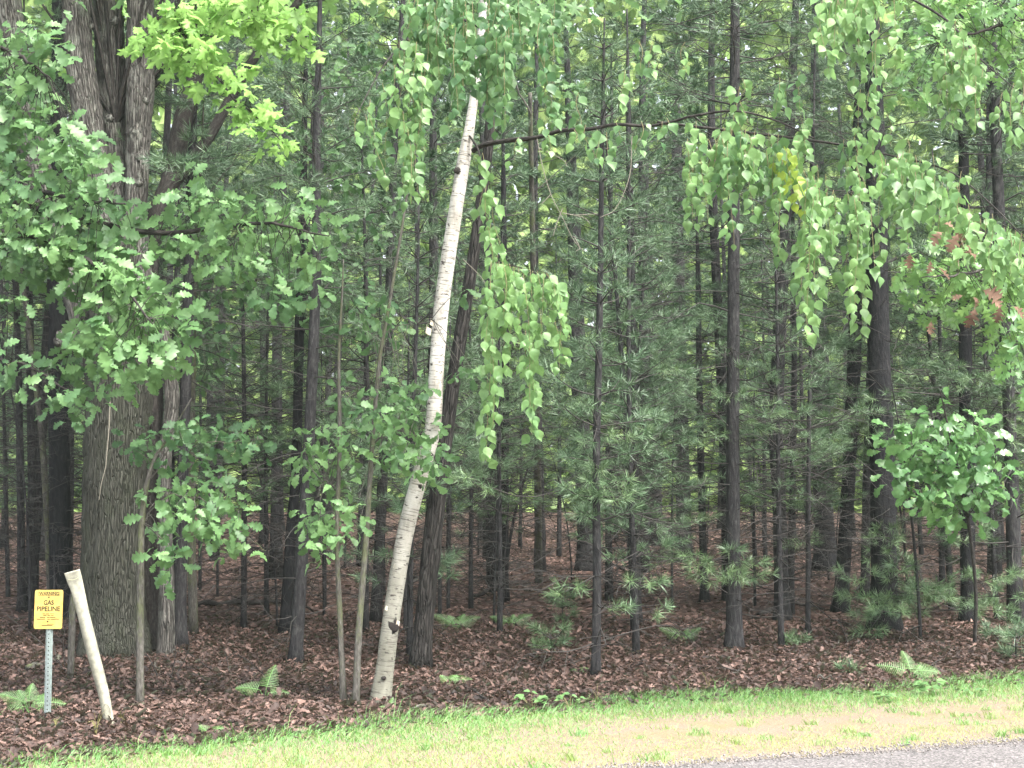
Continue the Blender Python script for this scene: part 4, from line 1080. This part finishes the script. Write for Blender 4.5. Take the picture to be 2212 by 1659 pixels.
# dark leaning tree behind the birch
b2 = base_of(906, 1442)
root = empty('oak_tree', b2, 'dark rough trunk leaning just behind the white birch', 'oak tree')
mb_, P_, R2 = trunk_mesh([(906,1442,40),(922,1280,40),(938,1130,40),(962,950,34),(988,770,30),(1015,600,27),(1040,430,24),(1058,280,22),(1072,50,23),(1080,-60,22)], b2[1], b2[1] + .2, top=10, seg=22, rough=.06, base=b2)
part(mb_, 'trunk', bark_mat('dark_rough_bark', (.009, .008, .009), (.030, .028, .027), (.075, .07, .067), 34, 5, .9, furrow=.5), root)
mt, ml = MB(), MB(); crown_cloud(mt, ml, np.array([.2, b2[1] + .4, 10]), (2.6, 2.4, 2.2), 90, 'oak', .2, 19, P_[-4], lo=-.7)
part(mt, 'upper_branches', M['limbbark'], root); part(ml, 'crown', M['oak'], root)

# ------------------------------------------------------------------ dead saplings and thin poles
POLES = [(18,1290,10,'thin dark pole nearest the left edge of the woods'), (58,1255,8,'thin bare pole between the two dark poles at the left'), (118,1245,9,'thin bare pole in the shade above the yellow sign'), (875,1365,9,'thin dark pole standing against the far side of the birch'), (950,1330,9,'thin dark pole right of the dark leaning trunk'), (968,1320,8,'thin slanting pole beside the dark leaning trunk'), (826,1285,14,'dark straight pole seen left of the birch foot'), (700,1330,6,'thin bare switch between the pine pair and the saplings'), (470,1290,6,'thin bare switch above the fallen log'), (432,1275,8,'upright dead switch at the left end of the fallen log')]
for q, (x, y, w, lab) in enumerate(POLES):
    b_ = base_of(x, y); lean = random.uniform(-14, 14)
    rt = empty('dead_sapling', b_, lab, 'dead sapling', 'dead saplings under the trees')
    mb_, P_, R2 = trunk_mesh([(x, y, w), (x + lean * .5, y - 240, w * .9), (x + lean, y - 520, w * .6), (x + lean * 1.3, y - 760, w * .35)], b_[1], seg=7, base=b_, flare=1.1)
    part(mb_, 'trunk', M['pinebark'], rt)
    mw = MB(); dead_whorls(mw, P_, R2, .5, 3.2, .35, .8, (1, 4), 900 + q, .006); part(mw, 'branches', M['twig'], rt)
for q in range(46):                                                   # deeper in
    y = random.uniform(19.5, 40); x = random.uniform(-1, 1) * (.37 * y + .5); z0 = float(G(x, y)); H = random.uniform(2.2, 5.5)
    rt = empty('dead_sapling', (x, y, z0), 'bare thin dead sapling in the shade between the pines', 'dead sapling', 'bare saplings deep in the shade')
    t = np.linspace(0, 1, 12); lx, ly = random.gauss(0, .25), random.gauss(0, .2)
    P_ = np.stack([x + lx * t * t * H * .5, y + ly * t * t * H * .5, z0 - .1 + t * H], -1)
    mb_ = MB(); tube(mb_, P_, np.linspace(random.uniform(.015, .03), .005, 12), 6, .06); part(mb_, 'trunk', M['pinebark'], rt)
    mw = MB(); dead_whorls(mw, P_, None, .3, H * .95, .3, 1.0, (1, 4), 1200 + q, .006); part(mw, 'branches', M['twig'], rt)

# ------------------------------------------------------------------ fallen wood
def fallen(p0, p1, w0, w1, label, nm='fallen_branch', cat='fallen branch', grp=None, twigs=3, bark='limbbark', lift=0.0):
    a = hit(*p0); c = hit(*p1)
    root_ = empty(nm, a, label, cat, grp)
    n = 9; t = np.linspace(0, 1, n)[:, None]; P_ = a * (1 - t) + c * t
    P_[:, 2] = G(P_[:, 0], P_[:, 1]) + w0 * .6 + lift * np.sin(np.pi * t[:, 0]) ; P_ += rng.normal(0, .015, P_.shape)
    mb_ = MB(); tube(mb_, smooth_path(P_, 24), np.linspace(w0, w1, 24), 9, .08); part(mb_, 'stem', M[bark], root_)
    if twigs:
        mw = MB()
        for k in range(twigs):
            b_ = P_[rng.integers(2, 8)]; d = norm(np.array([rng.normal(), rng.normal() * .6, abs(rng.normal()) * .8 + .1])); l = rng.uniform(.3, .9)
            q = twig(mw, [b_, b_ + d * l * .5 + rng.normal(0, .05, 3), b_ + d * l], .008, .003, 3, 5)
            for j in range(3):
                d2 = norm(d + rng.normal(0, .7, 3)); twig(mw, [q[2 + j % 3], q[2 + j % 3] + d2 * l * .4], .004, .002, 3, 3)
        part(mw, 'twigs', M['twig'], root_)
fallen((392, 1312), (612, 1304), .055, .04, 'long fallen log lying left of the leaning pine pair', 'fallen_log', 'log', None, 4)
fallen((1000, 1475), (1060, 1530), .022, .014, 'short dark stick lying in the leaves right of the birch foot', twigs=0)
fallen((850, 1545), (925, 1532), .02, .014, 'weathered grey stick at the grass edge below the birch', twigs=0, bark='greybark')
fallen((60, 1450), (130, 1425), .04, .03, 'half buried mossy branch behind the sign post', twigs=1, bark='greybark')
fallen((965, 1190), (1120, 1360), .018, .008, 'long thin branch slanting down right of the dark leaning trunk', twigs=3, lift=.25)
fallen((1640, 1330), (1780, 1318), .03, .018, 'dark bough on the floor between the right hand trunks', twigs=4, lift=.12)
fallen((1830, 1370), (1800, 1400), .022, .01, 'broken root end left of the thick right hand trunk', twigs=1, bark='greybark')
for q in range(40):
    x, y = random.uniform(380, 2180), random.uniform(1170, 1330)
    fallen((x, y), (x + random.uniform(-110, 110), y + random.uniform(-30, 25)), random.uniform(.014, .036), .009, 'dead bough lying among the leaves deep under the pines', grp='dead boughs on the forest floor', twigs=4, lift=random.uniform(0, .25))

for q in range(26):
    x, y = random.uniform(120, 2150), random.uniform(1330, 1490)
    fallen((x, y), (x + random.uniform(-60, 60), y + random.uniform(-16, 16)), random.uniform(.006, .013), .004, 'thin dead stick lying loose on the brown leaves', nm='stick', cat='stick', grp='loose sticks on the leaves', twigs=random.choice([0, 1, 2]), bark=random.choice(['greybark', 'limbbark']), lift=random.uniform(0, .06))
def dry_weed(x, y, label, n, h):
    b_ = hit(x, y); mb_ = MB()
    for k in range(n):
        a = rng.uniform(0, 6.28); l = h * rng.uniform(.5, 1); d = np.array([math.cos(a), math.sin(a), 0])
        twig(mb_, [b_ - np.array([0, 0, .02]), b_ + d * l * .12 + np.array([0, 0, l * .6]), b_ + d * l * .35 + np.array([0, 0, l * (.95 if k % 2 else .6)])], .0035, .0015, 3, 6)
    o = mb_.build('dry_weed', M['straw'], None); tag(o, label, 'dry weed')
M['straw'] = leaf_mat('straw', (.16, .17, .06), (.3, .27, .13), .2, .7, .2)
dry_weed(206, 1592, 'straw coloured weed with a tall stalk between sign post and pipe foot', 9, .26)
dry_weed(262, 1570, 'small curled dry grass tuft at the right of the pipe foot', 8, .16)
dry_weed(120, 1575, 'few dry grass blades at the foot of the sign post', 6, .14)
dry_weed(1530, 1495, 'thin grass stalk with seed head at the woods edge below the straight pine', 4, .24)
dry_weed(1290, 1520, 'pair of thin grass stalks at the woods edge below the young pine', 4, .26)

# ------------------------------------------------------------------ ferns and small plants
def fern(x, y, label, fr, L, bright=(.3, 1), matl='fern', name='fern', grp='ferns on the woodland floor'):
    b_ = hit(x, y); root_ = empty(name, b_, label, 'fern', grp)
    for (ang, tilt, l) in fr:                                          # ang: direction on the ground (0 right, 90 away)
        a = math.radians(ang); t = math.radians(tilt)
        d = np.array([math.cos(a) * math.cos(t), math.sin(a) * math.cos(t), math.sin(t)])
        mbf = MB(); s = b_ + np.array([0, 0, -.02]); e = s + np.array([d[0] * .4, d[1] * .4, .8]) * L * l * .45
        tube(mbf, smooth_path([s, (s + e) / 2, e], 5), .0035, 4, 0, .3)
        nrm = np.array([-d[0] * .3, -1.0, .45])
        inst(mbf, FROND, [e], [d + np.array([0, 0, -.05])], [nrm], [L * l], [rng.uniform(*bright)])
        part(mbf, 'frond', M[matl], root_)
fern(62, 1540, 'spreading fern at the foot of the sign post', [(170,25,1),(20,10,.9),(110,55,.9),(230,0,.7),(60,40,.8),(320,-5,.7),(145,45,.8)], .32)
fern(572, 1510, 'upright two fronded fern in the brown leaves before the fallen log', [(170,15,1),(70,65,1.05),(20,10,.75)], .30, (.6, 1))
fern(452, 1590, 'tiny fern near the grass edge left of the saplings', [(150,30,.9),(30,25,.9),(270,10,.6)], .17)
fern(1970, 1470, 'bright yellow green fern right of the thick trunk near the grass', [(170,25,1.1),(95,60,1.1),(10,5,1.2),(330,-10,1),(40,40,.8)], .30, (.8, 1))
fern(968, 1482, 'small pale fern right of the dark leaning trunk', [(60,30,1),(130,40,.8),(350,15,1)], .22, (.5, 1))
fern(985, 1365, 'broad grey green fern behind the dark leaning trunk', [(165,35,1.2),(20,30,1.2),(60,50,1),(120,45,1),(90,20,.8)], .3, (0, .4))
fern(1105, 1360, 'flat dim fern between the thin black pine and the young pine', [(160,30,1.1),(20,35,1.1),(80,50,.9)], .3, (0, .35))
fern(1478, 1392, 'flat dim fern left of the straight grey pine', [(165,35,1.1),(25,40,1),(60,55,.8)], .3, (0, .4))
fern(1250, 1455, 'single pale fern tip beside the young pine foot', [(30,20,1),(160,20,.8)], .15, (.7, 1))
fern(842, 1535, 'small bright fern at the right of the birch foot', [(80,55,1),(20,20,.8),(160,20,.8)], .14, (.7, 1))
def weed(x, y, label, n, size, h, matl='oak'):
    b_ = hit(x, y); root_ = empty('weed', b_, label, 'weed', 'broad leaved weeds at the grass edge')
    ms, ml = MB(), MB(); PO, YA, ZA = [], [], []
    for k in range(n):
        a = rng.uniform(0, 6.28); e = b_ + np.array([math.cos(a) * h * .7, math.sin(a) * h * .4, h * rng.uniform(.5, 1)])
        twig(ms, [b_ - np.array([0, 0, .02]), (b_ + e) / 2 + np.array([0, 0, .02]), e], .003, .002, 3, 4)
        for j in range(3): PO.append(e + rng.normal(0, .012, 3)); YA.append([math.cos(a + j * 1.6 - 1.6), math.sin(a + j * 1.6 - 1.6), rng.uniform(-.4, .2)]); ZA.append([0, -.4, 1])
    inst(ml, BIRCH, np.array(PO), np.array(YA), np.array(ZA), rng.uniform(.7, 1.2, len(PO)) * size, rng.uniform(.5, 1, len(PO)))
    part(ms, 'stem', M['tantwig'], root_); part(ml, 'leaves', M[matl], root_)
weed(1150, 1535, 'leafy weed at the grass edge below the young pine', 7, .09, .17)
weed(1232, 1532, 'smaller leafy weed just right of the one below the young pine', 5, .08, .14)
weed(2005, 1505, 'broad leaved seedling in the grass below the bright fern', 5, .11, .16)
weed(1905, 1520, 'low pale leaved weed in the grass under the thick trunk', 5, .07, .1)
weed(2110, 1505, 'tiny leafy weed in the grass near the right edge', 4, .07, .1)

def seedling(x, y, label, H, Lm, matl='needle', n=14, grp='pine seedlings'):
    b_ = hit(x, y); root_ = empty('pine_seedling', b_, label, 'pine seedling', grp)
    P_ = np.stack([np.full(6, b_[0]), np.full(6, b_[1]), b_[2] + np.linspace(-.05, H, 6)], -1)
    mt = MB(); tube(mt, P_, np.linspace(.012, .004, 6), 6, .05); part(mt, 'trunk', M['pinebark'], root_)
    mw, tf, mn = MB(), Tufts(), MB(); r = np.random.default_rng(int(x))
    live_crown(mw, tf, P_, .1, H, Lm, r, H / n * 1.8, .5, (.1, .8), (3, 5), .7)
    tf.flush(mn, TUFT_NEAR); part(mw, 'branches', M['twig'], root_); part(mn, 'needles', M[matl], root_)
seedling(2195, 1425, 'dense dark green pine seedling at the right edge', .42, .5, n=8)
seedling(1190, 1405, 'low yellowish pine seedling on the leaves left of the young pine', .2, .5, 'needlelight', 4)
seedling(1215, 1345, 'wispy pine seedling behind the low yellowish one', .45, .35, 'needlelight', 6)
seedling(1720, 1395, 'small soft pine seedling right of the straight grey pine', .22, .42, 'needlelight', 4)
seedling(1835, 1455, 'little pine seedling near the grass left of the bright fern', .15, .24, 'needlelight', 3)

# ------------------------------------------------------------------ the pipeline sign
b_ = hit(103, 1552); Ys = b_[1]; sc = Ys / FPX
sign = empty('warning_sign', b_, 'yellow gas pipeline warning sign on a perforated steel post', 'sign')
M['steel'] = plain('galvanised_steel', (.25, .30, .29), .5, .35, 40, .35)
M['sign'] = plain('yellow_sign', (.50, .355, .085), .55, 0, 16, .3)
M['ink'] = plain('black_ink', (.012, .01, .006), .8)
topz = at(104, 1275, Ys)[2]; x0 = b_[0]; tilt = (at(106, 1355, Ys)[0] - x0) / (topz - b_[2])
H = topz - b_[2] - .06
prof = np.array([(-.045, 0), (-.030, 0), (-.018, -.026), (.018, -.026), (.030, 0), (.045, 0), (.045, .004), (.028, .004), (.016, -.022), (-.016, -.022), (-.028, .004), (-.045, .004)]) * .72
mb_ = MB(); n = len(prof)
v = []
for z in (-.25, H): v += [(x0 + px_ + tilt * max(z, 0), Ys + py_, b_[2] + z) for px_, py_ in prof]
k = np.arange(n)
mb_.add(np.array(v), np.stack([k, (k + 1) % n, (k + 1) % n + n, k + n], -1)); part(mb_, 'post', M['steel'], sign, False)
def disc(mbx, c, r, n=12, th=.003):
    a = np.linspace(0, 2 * np.pi, n, endpoint=False)
    f = np.stack([c[0] + r * np.cos(a), np.full(n, c[1] - th), c[2] + r * np.sin(a)], -1); g = f + np.array([0, th, 0])
    k = np.arange(n); mbx.add(np.concatenate([f, g]), [k[None, :], np.stack([k, (k + 1) % n, (k + 1) % n + n, k + n], -1)])
mb_ = MB()
for z in np.arange(.08, H - .02, .038): disc(mb_, (x0 + tilt * z, Ys - .0187, b_[2] + z), .0058, 10, .0015)
part(mb_, 'dark_hole_discs', M['ink'], sign, False)  # holes drawn as flat dark discs, their inner shade put into the colour
# panel: rounded plate with a pale rim
pc = at(107, 1316, Ys); PW, PH = 60 * sc, 82 * sc; yp = Ys - .026
def plate(mbx, w, h, r, y0_, th):
    pts = []
    for cx_, cz_, a0 in ((w/2-r, h/2-r, 0), (-w/2+r, h/2-r, 90), (-w/2+r, -h/2+r, 180), (w/2-r, -h/2+r, 270)):
        for a in np.linspace(a0, a0 + 90, 6): pts.append((pc[0] + cx_ + r * math.cos(math.radians(a)), pc[2] + cz_ + r * math.sin(math.radians(a))))
    pts = np.array(pts); n = len(pts)
    f = np.stack([pts[:, 0], np.full(n, y0_ - th), pts[:, 1]], -1); g = f + np.array([0, th, 0]); k = np.arange(n)
    mbx.add(np.concatenate([f, g]), [k[None, ::-1], (k + n)[None, :], np.stack([k, (k + 1) % n, (k + 1) % n + n, k + n], -1)])
mb_ = MB(); plate(mb_, PW, PH, .018, yp, .003); pan = part(mb_, 'panel', M['sign'], sign, False)
def text_mesh(txt, w, h, cx_, cz_, y_, off=.0):
    cu = bpy.data.curves.new('lettering', 'FONT'); cu.body = txt; cu.align_x = 'CENTER'; cu.offset = off; cu.resolution_u = 3
    t = bpy.data.objects.new('lettering', cu); COL.objects.link(t)
    bpy.context.view_layer.update()
    me = bpy.data.meshes.new_from_object(t.evaluated_get(bpy.context.evaluated_depsgraph_get()))
    bpy.data.objects.remove(t); bpy.data.curves.remove(cu)
    v = np.array([q.co[:] for q in me.vertices]); f = [tuple(p.vertices) for p in me.polygons]; bpy.data.meshes.remove(me)
    lo, hi = v.min(0), v.max(0)
    v = (v - (lo + hi) / 2) / (hi - lo + 1e-9) * np.array([w, h, 0]); 
    return np.stack([pc[0] + cx_ + v[:, 0], np.full(len(v), y_), pc[2] + cz_ + v[:, 1]], -1), f
mb_ = MB(); yl = yp - .0045
def addtext(*a, **k):
    v, f = text_mesh(*a, **k)
    by = {}
    for q in f: by.setdefault(len(q), []).append(q)
    mb_.add(v, [np.array(q) for q in by.values()])
addtext('WARNING', .70 * PW, .085 * PH, 0, .405 * PH, yl, off=.022)
addtext('GAS', .36 * PW, .125 * PH, 0, .175 * PH, yl, off=.022)
addtext('PIPELINE', .82 * PW, .125 * PH, 0, .015 * PH, yl, off=.022)
def bar(cx_, cz_, w, h):
    c = np.array([pc[0] + cx_ * PW, yl, pc[2] + cz_ * PH]); w *= PW / 2; h *= PH / 2
    mb_.add([c + [-w, 0, -h], c + [w, 0, -h], c + [w, 0, h], c + [-w, 0, h]], np.array([[0, 1, 2, 3]]))
for (cz_, hgt) in ((.447, .008), (.360, .008)): bar(0, cz_, .76, hgt)
for sx in (-.38, .38): bar(sx, .4035, .012, .087)
for cz_, segs in ((-.115, [(-.16, .1), (-.02, .12), (.13, .14)]), (-.155, [(-.12, .12), (.02, .1), (.14, .1)]), (-.205, [(-.2, .2), (.0, .1), (.16, .2)]), (-.25, [(-.26, .3), (.02, .1), (.24, .3)]), (-.41, [(-.1, .24), (.08, .18)])):
    for cx_, w_ in segs: bar(cx_, cz_, w_, .016)
for q in range(9): bar(-.02 + q * .027, -.387 + .012 * math.sin(q / 8 * 2.6), .03, .008)
lt = mb_.build('lettering', M['ink'], None, False); lt.parent = pan
mb_ = MB(); disc(mb_, (pc[0], yp - .003, pc[2] + .31 * PH), .007, 12, .004); disc(mb_, (pc[0] - .003, yp - .003, pc[2] - .31 * PH), .007, 12, .004)
part(mb_, 'bolts', M['ink'], sign, False)

# ------------------------------------------------------------------ the leaning marker pipe
b_ = hit(234, 1563); Yp = b_[1]
pipe = empty('marker_pipe', b_, 'cream plastic pipe leaning beside the yellow sign with a flattened top', 'pipe')
ctr = [(239,1580),(236,1562),(225,1503),(213.6,1458),(201.5,1413),(190.5,1368),(179,1322),(168.5,1277),(161,1252),(155.5,1234)]
wid = [21,21.5,22.5,24,25,25.5,25.5,28,32,33.5]
thk = [21,21.5,22.5,24,25,25.5,22,12,4,3]
P_ = np.array([at(x, y, Yp - .02 * q) for q, (x, y) in enumerate(ctr)])
W = np.array(wid) * Yp / FPX / 2; T = np.array(thk) * Yp / FPX / 2
Q = smooth_path(np.column_stack([P_, W, T]), 60)
mb_ = MB(); tube(mb_, Q[:, :3], 1.0, 28, .0, ell=(Q[:, 3], Q[:, 4]))
M['pvc'] = plain('cream_plastic', (.27, .265, .21), .6, 0, 18, .45)
body = part(mb_, 'pipe_body', M['pvc'], pipe)
mb_ = MB(); c = at(230, 1537, Yp - .075 - .02); a = np.linspace(0, 2 * np.pi, 28)
ring = np.stack([c[0] + .028 * np.cos(a) - .012 * np.sin(a), c[1] + .028 * np.abs(np.cos(a)) * .8 + 0 * a, c[2] + .062 * np.sin(a)], -1)
tube(mb_, ring, .0022, 5, cap=False); part(mb_, 'oval_groove', plain('groove', (.12, .11, .08), .8), pipe)
mb_ = MB(); tube(mb_, np.array([at(x, y, Yp - .02 * 8 - .035) for x, y in ((147.5,1252),(156,1253),(164,1251),(174.5,1245))]), .003, 5, cap=False)
part(mb_, 'crease', plain('crease', (.30, .30, .2), .8), pipe)

# ------------------------------------------------------------------ thin haze through the whole scene, added to lift its dark interior
hm, hnt, hout = newmat('haze')
hv = hnt.nodes.new('ShaderNodeVolumePrincipled'); hv.inputs['Density'].default_value = .0006; hv.inputs['Color'].default_value = (.74, .9, .78, 1); hv.inputs['Anisotropy'].default_value = .2
hnt.links.new(hv.outputs[0], hout.inputs['Volume'])
mb_ = MB(); bx0, bx1, by0, by1, bz0, bz1 = -330, 330, -95, 520, -1.2, 40
mb_.add([(bx0,by0,bz0),(bx1,by0,bz0),(bx1,by1,bz0),(bx0,by1,bz0),(bx0,by0,bz1),(bx1,by0,bz1),(bx1,by1,bz1),(bx0,by1,bz1)], np.array([[0,3,2,1],[4,5,6,7],[0,1,5,4],[1,2,6,5],[2,3,7,6],[3,0,4,7]]))
tag(mb_.build('haze', hm, None, False), kind='stuff')

# ------------------------------------------------------------------ light, sky, camera
EL, AZ = math.radians(56), math.radians(140)                           # sun high, behind the camera's right shoulder
w = bpy.data.worlds.new('World'); SC.world = w; w.use_nodes = True
nt = w.node_tree; nt.nodes.clear()
sky = nt.nodes.new('ShaderNodeTexSky'); sky.sky_type = 'NISHITA'; sky.sun_disc = False
sky.sun_elevation = EL; sky.sun_rotation = AZ; sky.air_density = 1.0; sky.dust_density = 5.0; sky.ozone_density = 1.0
hs = nt.nodes.new('ShaderNodeHueSaturation'); hs.inputs['Saturation'].default_value = .35
bg = nt.nodes.new('ShaderNodeBackground'); bg.inputs[1].default_value = .15
out = nt.nodes.new('ShaderNodeOutputWorld')
nt.links.new(sky.outputs[0], hs.inputs['Color']); nt.links.new(hs.outputs[0], bg.inputs[0]); nt.links.new(bg.outputs[0], out.inputs[0])
sl = bpy.data.lights.new('sun', 'SUN'); sl.energy = 1.5; sl.angle = math.radians(14); sl.color = (1, .95, .86)
so = bpy.data.objects.new('sun', sl); COL.objects.link(so)
sd = Vector((math.sin(AZ) * math.cos(EL), math.cos(AZ) * math.cos(EL), math.sin(EL)))
so.rotation_euler = sd.to_track_quat('Z', 'Y').to_euler(); so.location = (10, -12, 30)

cam = bpy.data.cameras.new('camera'); co = bpy.data.objects.new('camera', cam); COL.objects.link(co)
cam.sensor_fit = 'HORIZONTAL'; cam.sensor_width = 36; cam.lens = 36 * FPX / 2212.0; cam.clip_end = 2000; cam.clip_start = .1
co.location = (0, 0, CZ); co.rotation_euler = (math.pi / 2 + TH, 0, 0)
SC.camera = co
SC.view_settings.view_transform = 'Standard'; SC.view_settings.look = 'None'; SC.view_settings.exposure = 2.4; SC.view_settings.gamma = 1
SC.cycles.max_bounces = 6; SC.cycles.diffuse_bounces = 4; SC.cycles.transmission_bounces = 4; SC.cycles.transparent_max_bounces = 4
